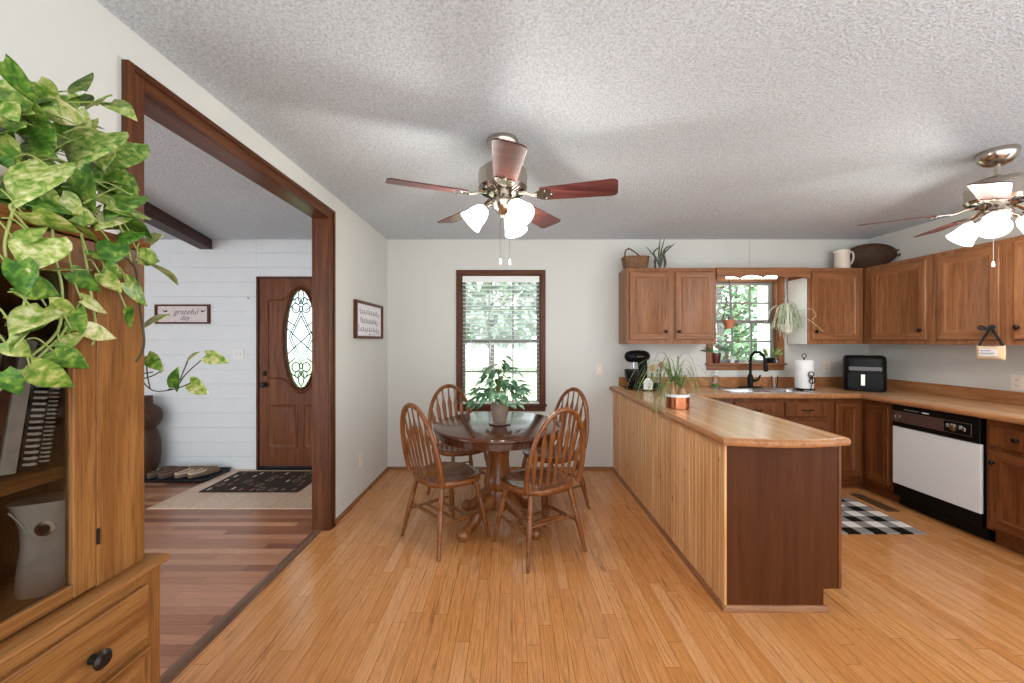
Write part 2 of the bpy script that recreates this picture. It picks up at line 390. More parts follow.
# ------------------------------------------------------------------ windows
def window(name, o, cols, casing_w, rail, mz, mx_):
    x0, x1, z0, z1 = o; cw = casing_w
    T, TX_ = M[mz], M[mx_]
    root = thing(name, 'x', 'window', ((x0+x1)/2, YB, z0)); del root['category']; del root['label']; struct(root)
    off = root.location
    b = MB(off)
    b.box((x0-cw, YB-.018, z0), (x0+.004, YB, z1)).box((x1-.004, YB-.018, z0), (x1+cw, YB, z1))
    for xa, xb in ((x0, x0+.016), (x1-.016, x1)): b.box((xa, YB, z0), (xb, YB+.10, z1))
    b.build('casing', T, root, bevel=.003)
    b = MB(off).box((x0-cw, YB-.018, z1-.004), (x1+cw, YB, z1+cw)); b.box((x0, YB, z1-.016), (x1, YB+.1, z1))
    b.build('head_casing', TX_, root, bevel=.003)
    b = MB(off).box((x0-cw-.012, YB-.045, z0-.016), (x1+cw+.012, YB+.1, z0+.004)).box((x0-cw, YB-.016, z0-.07), (x1+cw, YB, z0-.016))
    b.build('window_sill', TX_, root, bevel=.004)
    zm = rail or (z0+z1)/2
    for nm, za, zb, ya in (('upper_sash', zm-.018, z1-.016, YB+.075), ('lower_sash', z0+.004, zm+.018, YB+.045)):
        xa, xb = x0+.016, x1-.016; sw = .03
        b = MB(off); yb = ya+.028
        b.box((xa, ya, za), (xa+sw, yb, zb)).box((xb-sw, ya, za), (xb, yb, zb)).box((xa+sw, ya, za), (xb-sw, yb, za+sw)).box((xa+sw, ya, zb-sw), (xb-sw, yb, zb))
        for i in range(1, cols): x = xa+sw+(xb-xa-2*sw)*i/cols; b.box((x-.008, ya+.004, za+sw), (x+.008, yb-.004, zb-sw))
        z = (za+zb)/2; b.box((xa+sw, ya+.005, z-.008), (xb-sw, yb-.005, z+.008))
        s = b.build(nm, M['sash'], root, bevel=.002)
        MB(off).box((xa+.02, ya+.013, za+.02), (xb-.02, ya+.015, zb-.02)).build('pane', M['glass'], s)
    return root
window('window_1', D1, 3, .045, 1.36, 'trim', 'trim_x')
window('window_2', K1, 3, .055, 1.57, 'cab', 'cab_x')
# blind of the dining window
bl = thing('window_blind', 'white wooden slatted blind lowered with open slats over the dining window', 'blind', ((D1[0]+D1[1])/2, YB+.02, D1[2]))
xa, xb = D1[0]+.02, D1[1]-.02; o = bl.location
MB(o).box((xa, YB+.006, 2.0), (xb, YB+.042, 2.05)).box((xa, YB-.006, 1.985), (xb, YB+.006, 2.052)).build('headrail', M['white'], bl, bevel=.003)
b = MB(o); z = 1.955; i = 0
while z > .735:
    b.prism([(YB-.004, z+.003), (YB+.018, z+.001), (YB+.041, z-.004), (YB+.041, z-.0012), (YB+.018, z+.004), (YB-.004, z+.0058)], xa, xb, 'x'); z -= .0445
b.build('slats', M['white'], bl)
MB(o).box((xa, YB-.004, .697), (xb, YB+.041, .716)).build('bottom_rail', M['white'], bl, bevel=.004)
for x in (xa+.09, (xa+xb)/2-.12, (xa+xb)/2+.12, xb-.09):
    b = MB(o)
    for yy in (YB-.0055, YB+.0425): b.tube([(x, yy, 2.0), (x, yy, .71)], .0014, 5)
    b.build('ladder_cord', M['white'], bl)
# ------------------------------------------------------------------ front door
dr = bpy.data.objects.new('door_1', None); C.objects.link(dr); dr.location = (-2.25, YB, 0); struct(dr); off = dr.location
b = MB(off)
for xa, xb in ((DX0, DX0+.022), (DX1-.022, DX1)): b.box((xa, YB-.006, 0), (xb, YB+.12, DZ))
b.box((DX0, YB-.006, DZ-.022), (DX1, YB+.12, DZ)); b.build('door_frame', M['trim'], dr, bevel=.002)
MB(off).box((DX0+.022, YB-.03, 0), (DX1-.022, YB+.11, .03)).build('door_sill', M['blackm'], dr, bevel=.003)
sx0, sx1, sz0, sz1 = DX0+.025, DX1-.025, .034, DZ-.025; cx, cz, ea, eb = -2.25, 1.385, .165, .53; yf = YB+.012; yk = yf+.044
angs = sorted(set([2*PI*k/72 for k in range(72)]+[math.atan2(z-cz, x-cx) % (2*PI) for x in (sx0, sx1) for z in (sz0, sz1)]))
def rectp(a):
    dx, dz = math.cos(a), math.sin(a); t = 1e9
    for lim, q in ((sx1-cx, dx), (sx0-cx, dx), (sz1-cz, dz), (sz0-cz, dz)):
        if abs(q) > 1e-9 and lim/q > 1e-9: t = min(t, lim/q)
    return (cx+dx*t, cz+dz*t)
def ellp(a, g=0): # same polar direction
    dx, dz = math.cos(a), math.sin(a); r = 1/math.sqrt((dx/(ea+g))**2+(dz/(eb+g))**2); return (cx+dx*r, cz+dz*r)
b = MB(off); r = []
for pf, y in ((rectp, yk), (rectp, yf), (ellp, yf), (ellp, yk)): r.append([(pf(a)[0], y, pf(a)[1]) for a in angs])
b.rings(r, closed=True)
slab = b.build('door_slab', M['door'], dr)
b = MB(off)
b.rings([[(ellp(2*PI*k/72, g)[0], yy, ellp(2*PI*k/72, g)[1]) for k in range(72)] for g, yy in ((.028, yf+.002), (.024, yf-.014), (.012, yf-.018), (.002, yf-.012), (-.008, yf-.004), (-.008, yf+.01))], cap0=False, cap1=False)
b.build('oval_moulding', M['trim'], slab)
# raised moulding lines: arched surround and two lower panels
b = MB(off)
def arch(z0, s, hw, up):
    P = []
    for k in range(33):
        t = -1+2*k/32; x = cx+t*hw; e_ = max(0, 1-abs(t)/.62); P.append((x, yf-.002, z0+s*up*(e_*e_*(3-2*e_))))
    return P
top = arch(1.80, 1, .345, .155); bot = arch(.965, -1, .345, .155)
b.tube(top+[(cx+.345, yf-.002, 1.2)]+bot[::-1]+[(cx-.345, yf-.002, 1.2)], .011, 8, closed=True)
b.build('arch_moulding', M['door'], slab)
b = MB(off, lambda a, d_, z: (a, yf-d_, z))
for xa, xb in ((cx-.345, cx-.03), (cx+.03, cx+.345)):
    b.loft(xa, xb, .22, .70, [(0, -.005), (0, .006), (.012, .009), (.024, .002), (.05, .002), (.085, .011), (.10, .011)])
b.build('raised_panel', [M['door'], M['door']], slab)
gt = NT('bevelled_glass'); 
MB(off).rings([[(ellp(2*PI*k/48, .002)[0], yy, ellp(2*PI*k/48, .002)[1]) for k in range(48)] for yy in (yf+.016, yf+.022)]).build('oval_glass', glassmat('door_glass', '#dfe8e4'), slab)
b = MB(off); yl = yf+.012; lead = []
def P2(x, z): return (cx+x, yl, cz+z)
def circ(x, z, rx, rz, a0=0, a1=2*PI, n=20): return [P2(x+rx*math.cos(a0+(a1-a0)*k/n), z+rz*math.sin(a0+(a1-a0)*k/n)) for k in range(n+1)]
L = [[P2(0, .30), P2(.13, .02), P2(0, -.26), P2(-.13, .02), P2(0, .30)], [P2(0, .25), P2(.105, .02), P2(0, -.21), P2(-.105, .02), P2(0, .25)]]
L += [[P2(-.16, .12), P2(.1, -.12), P2(.155, -.17)], [P2(.16, .12), P2(-.1, -.12), P2(-.155, -.17)], [P2(-.15, .2), P2(-.05, .13)], [P2(.15, .2), P2(.05, .13)], [P2(-.12, .36), P2(-.05, .30)], [P2(.12, .36), P2(.05, .30)], [P2(-.14, -.27), P2(-.06, -.2)], [P2(.14, -.27), P2(.06, -.2)]]
for s in (1, -1):
    z0 = .33 if s > 0 else -.30
    L += [circ(-.055, z0, .042, .05), circ(.055, z0, .042, .05), circ(0, z0+s*.12, .030, .075), circ(-.035, z0+s*.075, .03, .035), circ(.035, z0+s*.075, .03, .035), circ(0, z0-.01*s, .018, .03)]
    L += [[P2(0, z0+s*.2), P2(0, s*.528)], [P2(-.03, z0+s*.12), P2(-.105, z0+s*.07)], [P2(.03, z0+s*.12), P2(.105, z0+s*.07)]]
for q in L: b.tube(q, .0055, 5)
b.build('leading', M['bronze'], slab)
b = MB(off)
for z in (.90, 1.02):
    x = sx0+.065
    b.turned((x, yf+.002, z), (x, yf-.012, z), [(.028, 0), (.028, .6), (.020, 1)], 20)
    if z > 1: b.turned((x, yf-.01, z), (x, yf-.03, z), [(.017, 0), (.017, .8), (.012, 1)], 16)
    else: b.turned((x, yf-.01, z), (x, yf-.07, z), [(.011, 0), (.011, .35), (.024, .5), (.028, .75), (.02, .95), (.008, 1)], 18)
b.build('door_knob', M['bronze'], slab)
# entry tile inset, ground outside
t_ = NT('travertine_tile'); v = t_.coord(); bt = t_.new('ShaderNodeTexBrick'); t_.ln(v, bt.inputs['Vector']); bt.offset = 0
bt.inputs['Scale'].default_value = 1; bt.inputs['Brick Width'].default_value = .33; bt.inputs['Row Height'].default_value = .33; bt.inputs['Mortar Size'].default_value = .003
bt.inputs['Color1'].default_value = lin('#d6b99e'); bt.inputs['Color2'].default_value = lin('#e0c6ae'); bt.inputs['Mortar'].default_value = lin('#b79c86')
cc = t_.mix(bt.outputs['Color'], t_.ramp(t_.noise(v, 30, 5, .7), [(.35, (.78, .72, .66)), (.6, (1, 1, 1))]), .8, 'MULTIPLY'); t_.set(cc, .4)
struct(MB().box((-2.96, 3.243, -.01), (XL-.1, YB, .004)).build('floor_entry_tile', t_.m))
struct(MB().box((-30, YB+.13, -.5), (30, 40, -.4)).build('ground', plain('lawn', '#b3c29e', .9, var=.3, sc_=3)))
# ------------------------------------------------------------------ kitchen cabinets
def mapf(face, plane):
    """(a, outward depth, z) -> world for a front facing -Y, -X or +X"""
    return {'-y': lambda a, d, z: (a, plane-d, z), '-x': lambda a, d, z: (plane-d, a, z), '+x': lambda a, d, z: (plane+d, a, z)}[face]
DOOR = [(0, 0), (0, .014), (.005, .019), (.055, .019), (.060, .016), (.068, .010), (.072, .008)]
def knob(root, par, off, mp, a, z, d0=.019, m='blackm', s=1.0):
    b = MB(off, mp); b.turned((a, d0, z), (a, d0+.028*s, z), [(.009*s, 0), (.007*s, .4), (.015*s, .6), (.016*s, .8), (.010*s, 1)], 14); return b.build('knob', M[m], par)
def front(root, off, face, plane, a0, a1, z0, z1, mats, kn=None, name='door', steps=DOOR, pull=False):
    mp = mapf(face, plane); o = MB(off, mp).loft(a0, a1, z0, z1, steps).build(name, mats, root)
    if kn: knob(root, o, off, mp, *kn)
    if pull:
        a, z = (a0+a1)/2, (z0+z1)/2; b = MB(off, mp)
        b.tube([(a-.048, .012, z), (a-.046, .032, z), (a-.02, .038, z-.004), (a+.02, .038, z-.004), (a+.046, .032, z), (a+.048, .012, z)], .005, 8); b.build('pull_handle', M['blackm'], o)
    return o
CM = [M['cab'], M['cab_x']]; CMy = [M['cab'], M['cab_y']]; BM = [M['base'], M['base_x']]; BMy = [M['base'], M['base_y']]
ZU0, ZU1 = 1.333, 2.083
def upper(label, a, bb, loc, doors, face, plane, mats):
    r = thing('wall_cabinet', label, 'cabinet', loc, group='oak wall cabinets'); off = r.location
    MB(off).box(a, bb).build('carcass', M['cab'], r, bevel=.002)
    for d in doors: front(r, off, face, plane, *d[:4], mats, d[4])
    return r
YU = 3.94
YC = YB-.0015; XC = XR-.0015
upper('oak wall cabinet with two doors left of the sink window, basket on top', (1.13, YU, ZU0), (2.01, YC, ZU1), (1.57, YB, ZU0),
      [(1.155, 1.532, 1.375, 2.048, (1.502, 1.455)), (1.604, 1.985, 1.375, 2.048, (1.634, 1.455))], '-y', YU, CM)
r = upper('oak wall cabinet right of the sink window with a white painted left side', (2.92, YU, ZU0), (3.455, YC, ZU1), (3.19, YB, ZU0), [(2.945, 3.43, 1.372, 2.048, (2.975, 1.455))], '-y', YU, CM)
MB(r.location).box((2.912, YU+.02, ZU0), (2.9198, YB-.02, ZU1-.09)).build('side_panel', M['white'], r)
XU = 3.48
upper('first oak wall cabinet on the right wall, in the corner', (XU, 3.32, ZU0), (XC, YC, ZU1), (XR, 3.7, ZU0), [(3.35, 3.86, 1.372, 2.048, (3.385, 1.455))], '-x', XU, CMy)
upper('second oak wall cabinet on the right wall, with pillow sign on its knob', (XU, 2.815, ZU0), (XC, 3.3198, ZU1), (XR, 3.06, ZU0), [(2.845, 3.262, 1.372, 2.048, (2.878, 1.455))], '-x', XU, CMy)
upper('third oak wall cabinet on the right wall, cut by the picture edge', (XU, 2.05, ZU0), (XC, 2.8148, ZU1), (XR, 2.43, ZU0), [(2.45, 2.765, 1.372, 2.048, (2.735, 1.455)), (2.09, 2.41, 1.372, 2.048, (2.12, 1.455))], '-x', XU, CMy)
# valance over the sink, with its lamp
va = thing('valance', 'scalloped oak valance board above the sink window', 'valance', (2.465, YU, 1.96)); off = va.location
pts = [(2.0105, 2.083), (2.0105, 1.965)]; n = 60
for k in range(1, n):
    t = k/n; x = 2.0105+(2.9195-2.0105)*t
    e = .026*abs(math.sin(PI*t*4.0))**.7 + .022*(1-abs(2*t-1)); 
    pts.append((x, 1.965+e))
pts += [(2.9195, 1.965), (2.9195, 2.083)]
MB(off).prism(pts, YU-.02, YU, 'y').build('board', M['cab_x'], va)
MB(off).box((2.0105, YU, 2.065), (2.9195, YB, 2.083)).build('top_board', M['cab_x'], va)
li = thing('sink_light', 'lit strip light behind the scalloped valance', 'light', (2.465, 4.05, 2.065)); off = li.location
MB(off).box((2.16, 4.02, 2.03), (2.70, 4.10, 2.0645)).build('housing', M['white'], li, bevel=.003)
MB(off).tube([(2.18, 4.06, 2.012), (2.68, 4.06, 2.012)], .0165, 12).build('lamp_tube', M['tube'], li)
# base cabinets
ZB = .845; ZK = ZB-.0008
def base(label, a, bb, loc, face, plane, fronts, mats, kick=True, extra=None):
    r = thing('base_cabinet', label, 'cabinet', loc, group='oak base cabinets'); off = r.location
    (x0, y0), (x1, y1) = a, bb
    b = MB(off); b.box((x0, y0, .105), (x0+.016, y1, ZK)).box((x1-.016, y0, .105), (x1, y1, ZK)).box((x0+.016, y0, .105), (x1-.016, y1, .12)).box((x0+.016, y1-.012, .12), (x1-.016, y1, ZK))
    if face == '-y': b.box((x0+.016, y0, .12), (x1-.016, y0+.02, ZK))
    else: b.box((x0+.016, y0, ZK-.02), (x1-.016, y1-.012, ZK)); b.box((x0+.0005, y0+.016, .12), (x0+.02, y1-.012, ZK-.02))
    b.build('carcass', M['base'], r)
    k = {'-y': ((x0, y0+.06), (x1, y1)), '-x': ((x0+.06, y0), (x1, y1)), '+x': ((x0, y0), (x1-.06, y1))}[face]
    MB(off).box((*k[0], 0), (*k[1], .105)).build('toe_kick', M['base_x'], r)
    for f in fronts:
        if f[0] == 'door': front(r, off, face, plane, *f[1:5], mats, f[5] if len(f) > 5 else None)
        else: front(r, off, face, plane, *f[1:5], mats, f[5] if len(f) > 5 else None, 'drawer', [(0, 0), (0, .013), (.006, .019), (.012, .019)], pull=(len(f) <= 5))
    return r
YF = 3.64; XF = 3.19
base('oak sink base cabinet under the double sink', (1.70, YF), (2.443, YC), (2.07, YB, 0), '-y', YF,
     [('drawer', 2.018, 2.416, .672, .805), ('drawer', 1.72, 1.99, .672, .805), ('door', 2.018, 2.416, .14, .645), ('door', 1.72, 1.99, .14, .645)], BM)
base('narrow oak base cabinet with drawer between sink and corner', (2.4445, YF), (2.90, YC), (2.67, YB, 0), '-y', YF, [('drawer', 2.48, 2.869, .672, .805), ('door', 2.48, 2.869, .14, .645)], BM)
r = base('oak corner base cabinet with two plain doors meeting in the corner', (2.9012, YF), (XC, YC), (3.4, YB, 0), '-y', YF, [('door', 2.935, 3.165, .14, .805)], BM)
off = r.location
MB(off).box((XF, 3.345, .105), (XC, YF-.0002, ZK)).build('carcass', M['base'], r, bevel=.002); MB(off).box((XF+.06, 3.345, 0), (XC, YF+.05, .105)).build('toe_kick', M['base_y'], r)
front(r, off, '-x', XF, 3.375, 3.59, .14, .805, BMy)
base('oak base cabinet with drawer right of the dishwasher', (XF, 2.33), (XC, 2.688), (XR, 2.5, 0), '-x', XF, [('drawer', 2.36, 2.662, .665, .805, (2.511, .735)), ('door', 2.36, 2.662, .13, .635, (2.636, .56))], BMy)
r = base('oak base cabinet cut by the right picture edge', (XF, 1.70), (XC, 2.3288), (XR, 2.0, 0), '-x', XF, [('drawer', 1.73, 2.30, .665, .805, (2.015, .735)), ('door', 1.73, 2.0, .13, .635, (1.97, .56)), ('door', 2.03, 2.30, .13, .635, (2.06, .56))], BMy)
# peninsula
PX0, PX1, PY = 1.07, 1.655, 2.016
pn = thing('peninsula_cabinet', 'long peninsula cabinet with pine board side and dark end panel', 'cabinet', (1.36, 3.1, 0)); off = pn.location
MB(off).box((PX0+.012, PY+.012, .105), (PX1-.02, YC, ZK)).box((PX0+.012, PY+.012, 0), (PX1-.10, YC, .105)).build('carcass', M['base'], pn)
b = MB(off); y = PY+.0; i = 0
while y < YB-.01:
    wd = .0885; yy = min(y+wd, YC)
    b.prism([(PX0+.004, y), (PX0, y+.004), (PX0, min(y+.040, yy-.004)), (PX0+.0045, min(y+.0435, yy-.0035)), (PX0+.0045, min(y+.0455, yy-.003)), (PX0, min(y+.049, yy-.0025)), (PX0, yy-.002), (PX0+.004, yy), (PX0+.0118, yy), (PX0+.0118, y)], .03, ZK); y += wd
pt = NT('pine_beadboard'); v = pt.coord((14, 14, 1.0)); gi = pt.new('ShaderNodeNewGeometry').outputs['Random Per Island']
c1 = pt.ramp(pt.noise(v, 1, 4, .55, 1), [(.3, '#ca8e58'), (.5, '#dca872'), (.72, '#e9bc8d')])
c1 = pt.mix(c1, pt.ramp(gi, [(0, (.76, .73, .68)), (1, (1, 1, 1))]), 1, 'MULTIPLY')
kv = pt.new('ShaderNodeTexVoronoi'); pt.ln(pt.coord((3, 9, 5)), kv.inputs['Vector']); kv.inputs['Scale'].default_value = 1.0
c1 = pt.mix(c1, pt.ramp(kv.outputs['Distance'], [(.05, '#6e3c18'), (.11, (1, 1, 1))]), .8, 'MULTIPLY'); pt.set(c1, .4)
b.build('pine_boards', pt.m, pn)
b = MB(off); b.prism([(PX0+.012, .112), (PX1, .112), (PX1, ZK), (PX0+.012, ZK)], PY, PY+.0118, 'y'); b.box((PX0+.012, PY, 0), (PX1-.085, PY+.0118, .112))
b.build('end_panel', M['endp'], pn)
MB(off).box((PX1-.012, PY-.004, .112), (PX1+.004, PY+.02, ZK)).build('corner_trim', M['base'], pn, bevel=.003)
MB(off).prism([(PX0-.014, 0), (PX0, 0), (PX0, .03), (PX0-.006, .028), (PX0-.012, .018)], PY-.012, YC, 'y').build('base_moulding', M['cab_y'], pn)
MB(off).prism([(PY-.014, 0), (PY, 0), (PY, .03), (PY-.006, .028), (PY-.012, .018)], PX0-.012, PX1-.07, 'x').build('base_moulding', M['cab_x'], pn)
for ya, yb in ((2.06, 2.53), (2.57, 3.04), (3.08, 3.55)):
    front(pn, off, '+x', PX1-.02, ya, yb, .14, .645, BMy, (ya+.03, .60)); front(pn, off, '+x', PX1-.02, ya, yb, .672, .805, BMy, ((ya+yb)/2, .74), 'drawer', [(0, 0), (0, .013), (.006, .019), (.012, .019)])
# worktop
wt = thing('countertop', 'continuous butcher block patterned laminate countertop on the peninsula, sink run and right run', 'countertop', (2.4, 3.9, ZB)); off = wt.location
ZT = .885; CX0, CX1 = 1.045, 1.658
def bow(t): return 1.975-.045*math.sin(PI*t)
P = [(CX0+.0+(CX1-CX0)*k/16, bow(k/16)) for k in range(17)]
MB(off).prism(P+[(CX1, YC), (CX0, YC)], ZB, ZT, 'z').build('peninsula_top', M['counter_y'], wt, bevel=.006)
SX0, SX1, SY0, SY1 = 2.03, 2.86, 3.70, 4.13
b = MB(off)
b.box((CX1, 3.60, ZB), (SX0, YC, ZT)).box((SX1, 3.60, ZB), (XC, YC, ZT)).box((SX0, 3.60, ZB), (SX1, SY0, ZT)).box((SX0, SY1, ZB), (SX1, YC, ZT)); b.build('sink_run_top', M['counter_x'], wt)
MB(off).box((3.145, 1.70, ZB), (XC, 3.60, ZT)).build('right_run_top', M['counter_y'], wt)
# rounded front edges
def nose(path, name='front_edge'):
    MB(off).tube(path, .0195, 10, flat=.6, ref=(0, 0, 1)).build(name, M['edge'], wt)
zc = (ZB+ZT)/2-.001
nose([(CX0-.001, YC, zc), (CX0-.001, 1.985, zc)]+[(p[0], p[1]-.002, zc) for p in P]+[(CX1+.001, 1.99, zc), (CX1+.001, 3.60, zc), (3.144, 3.60, zc), (3.144, 1.70, zc)])
b = MB(off).box((1.13, YB-.018, ZT), (XC, YC, ZT+.098)).box((XR-.018, 1.70, ZT), (XC, YB-.018, ZT+.098)); b.build('backsplash', M['edge'], wt, bevel=.004)
# sink
sk = thing('kitchen_sink', 'stainless steel double bowl sink set in the countertop', 'sink', (2.445, 3.915, ZT)); off = sk.location
b = MB(off); zr = ZT+.004
def bowl(b, x0, x1, y0, y1):
    def rr(i, z, n=6, rad=.06):
        P = []
        for (cx_, cy_, a0) in ((x1-i-rad, y1-i-rad, 0), (x0+i+rad, y1-i-rad, PI/2), (x0+i+rad, y0+i+rad, PI), (x1-i-rad, y0+i+rad, 1.5*PI)):
            for k in range(n+1): a = a0+PI/2*k/n; P.append((cx_+rad*math.cos(a), cy_+rad*math.sin(a), z))
        return P
    b.rings([rr(-.012, zr-.003), rr(-.006, zr), rr(0, zr-.004), rr(.006, zr-.02), rr(.012, zr-.15), rr(.035, zr-.172), rr(.1, zr-.176)], cap0=False)
bowl(b, 2.06, 2.43, 3.73, 4.045); bowl(b, 2.46, 2.83, 3.73, 4.045)
for q in (((2.02, 3.69), (2.055, 4.14)), ((2.435, 3.725), (2.455, 4.05)), ((2.835, 3.69), (2.87, 4.14)), ((2.055, 3.69), (2.835, 3.725)), ((2.055, 4.05), (2.835, 4.14))):
    b.box((*q[0], ZT+.0003), (*q[1], zr-.001))
b.build('basin', M['steel'], sk)
for x in (2.245, 2.645):
    MB(off).lathe([(.0, zr-.174), (.03, zr-.174), (.042, zr-.172), (.042, zr-.176)], (x, 3.89, 0), 18).build('drain', M['nickel'], sk)
fa = thing('faucet', 'matte black gooseneck faucet behind the sink', 'faucet', (2.44, 4.095, ZT+.0045)); b = MB()
b.lathe([(.13, 0), (.13, .004), (.12, .007)], (0, 0, 0), 28, sy=.26); b.build('base_plate', M['black'], fa)
b = MB(); b.lathe([(.026, .006), (.026, .10), (.022, .12), (.016, .135)], n=20); b.tube([(0, 0, .12), (0, 0, .26), (.003, -.01, .325), (.02, -.04, .362), (.045, -.085, .362), (.066, -.115, .32), (.072, -.125, .27)], .0135, 12); b.build('spout', M['black'], fa)
MB().turned((.0715, -.124, .275), (.077, -.132, .17), [(.015, 0), (.017, .2), (.021, .8), (.019, 1)], 14).build('spray_head', M['black'], fa)
MB().tube([(.02, 0, .07), (.06, -.01, .072), (.075, -.012, .085), (.095, -.014, .125)], [.016, .013, .010, .007], 10).build('handle', M['black'], fa)
# dishwasher
dw = thing('dishwasher', 'white dishwasher with black control panel between the base cabinets', 'dishwasher', (XF, 3.02, 0)); off = dw.location; mp = mapf('-x', XF)
Y0, Y1 = 2.70, 3.335
MB(off).box((XF+.004, Y0, .09), (XC, Y1, .838)).box((XF+.07, Y0, 0), (XC, Y1, .09)).build('housing', M['black'], dw)
MB(off, mp).box((Y0+.004, 0, .665), (Y1-.004, .028, .832)).build('control_panel', M['black'], dw, bevel=.005)
MB(off, mp).box((Y0+.05, .028, .70), (Y1-.012, .031, .79)).build('control_fascia', plain('brown_fascia', '#5f4a42', .3, .4), dw, bevel=.001)
MB(off, mp).box((Y0+.055, .031, .706), (Y0+.225, .0325, .784)).build('dial_panel', M['black'], dw)
b = MB(off, mp); b.turned((Y0+.158, .0325, .745), (Y0+.158, .05, .745), [(.027, 0), (.027, .5), (.022, .6), (.014, .7), (.012, 1)], 20); b.build('dial', M['nickel'], dw)
MB(off, mp).box((Y0+.082, .0325, .73), (Y0+.10, .040, .757)).build('switch', M['nickel'], dw, bevel=.003)
b = MB(off, mp)
for q in (.742, .752, .760): b.box((Y0+.105, .0325, q), (Y0+.125, .0329, q+.003)); b.box((Y0+.19, .0325, q), (Y0+.21, .0329, q+.003))
for q in range(6): b.box((Y1-.12-q*.02, .028, .806), (Y1-.112-q*.02, .0284, .810))
b.box((Y1-.30, .028, .803), (Y1-.25, .0286, .812)); b.build('panel_marks', M['white'], dw)
b = MB(off, mp); c0 = (Y1-.06, .0315, .748); b.tube([(c0[0]+.02*math.cos(2*PI*k/24), c0[1], c0[2]+.02*math.sin(2*PI*k/24)) for k in range(24)], .0018, 6, closed=True)
b.tube([(c0[0]+.008, .0315, .757), (c0[0]+.012, .0315, .748), (c0[0]+.006, .0315, .740), (c0[0]+.001, .0315, .748), (c0[0]-.004, .0315, .757), (c0[0]-.01, .0315, .750), (c0[0]-.005, .0315, .74), (c0[0]-.012, .0315, .738)], .0014, 6); b.build('round_emblem', M['nickel'], dw)
MB(off, mp).box((Y0+.006, 0, .190), (Y1-.006, .022, .660)).build('door_panel', M['appl'], dw, bevel=.003)
MB(off, mp).box((Y0+.004, 0, .095), (Y1-.004, .014, .187)).box((Y0+.01, -.05, .012), (Y1-.01, -.03, .095)).build('lower_panel', M['black'], dw, bevel=.002)
# floor register and checked rug
rg = thing('floor_register', 'brown metal floor register beside the checked rug', 'register', (3.05, 3.38, 0))
b = MB(); b.box((-.052, -.185, 0), (.052, .185, .003))
for k in range(16): y = -.165+k*.0215; b.box((-.038, y, .003), (.038, y+.010, .005))
b.build('grille', plain('brown_metal', '#6b5238', .5, .5), rg)
b = NT('buffalo_check'); gx = b.new('ShaderNodeTexCoord'); sp = b.new('ShaderNodeSeparateXYZ'); b.ln(gx.outputs['Object'], sp.inputs[0])
def stripe(o_, per): return b.math('LESS_THAN', b.math('FRACT', b.math('ADD', b.math('MULTIPLY', o_, 1/per), .001)), .5)
sxx, syy = stripe(sp.outputs[0], .185), stripe(sp.outputs[1], .185); sm = b.math('ADD', sxx, syy)
ck = b.ramp(b.math('MULTIPLY', sm, .5), [(0, '#e3ddd6'), (.3, '#e3ddd6'), (.31, '#8d8782'), (.7, '#8d8782'), (.71, '#141210'), (1, '#141210')])
for nd in b.n:
    if nd.type == 'VALTORGB': nd.color_ramp.interpolation = 'CONSTANT'
b.bump(b.noise(b.coord(), 250, 2), .6, .004); b.set(ck, .95, spec=.1)
rug = thing('checked_rug', 'black and white buffalo check rug on the kitchen floor', 'rug', (2.92, 2.815, 0))
MB().box((-.925, 0, 0), (0, .648, .008)).build('weave', b.m, rug, bevel=.003)
# outlets and switches
def plate(label, name, loc, face, kind):
    mp = mapf(face, 0); r = thing(name, label, 'outlet' if kind == 'o' else 'switch', loc); hw = .058 if kind == 's2' else .036
    MB(mp=mp).box((-hw, 0, -.058), (hw, .006, .058)).build('cover_plate', M['cream'] if kind != 's2' else M['white'], r, bevel=.003)
    if kind == 'o':
        b = MB(mp=mp)
        for z in (-.02, .02): b.lathe([(.015, 0), (.015, 1)], n=4) if False else b.box((-.015, .006, z-.014), (.015, .008, z+.014))
        b.build('socket', M['cream'], r, bevel=.003)
        b = MB(mp=mp)
        for z in (-.02, .02): b.box((-.007, .008, z-.003), (-.004, .0084, z+.006)).box((.004, .008, z-.003), (.007, .0084, z+.006)).box((-.002, .008, z-.010), (.002, .0084, z-.006))
        b.build('slot', M['black'], r)
    else:
        for x in ((-.023, .023) if kind == 's2' else (0,)): MB(mp=mp).box((x-.005, .006, -.012), (x+.005, .014, .010)).build('toggle', M['white'], r, bevel=.002)
plate('cream outlet low on the wall under the framed sign', 'wall_outlet', (XL, 3.48, .33), '+x', 'o')
plate('cream light switch on the wall left of the peninsula', 'light_switch', (.925, YB, 1.068), '-y', 's')
plate('cream outlet above the backsplash right of the paper towels', 'wall_outlet', (3.33, YB, 1.09), '-y', 'o')
plate('cream outlet on the right wall below the pillow sign', 'wall_outlet', (XR, 2.99, 1.05), '-x', 'o')
plate('white double switch on the shiplap wall beside the front door', 'light_switch', (-2.9, YB, 1.225), '-y', 's2')
b = MB(); b.box((2.515, YB-.008, 2.084), (2.53, YB, H)); tag(b.build('cable_cover', M['wall'], bevel=.002), 'thin painted cable cover running up the wall above the valance', 'cable cover')
nl = MB(); nl.turned((-2.79, YB+.004, 1.815), (-2.79, YB-.02, 1.82), [(.003, 0), (.003, .85), (.006, .9), (.006, 1)], 8); tag(nl.build('wall_nail', M['blackm']), 'small dark nail in the shiplap wall near the door', 'nail')
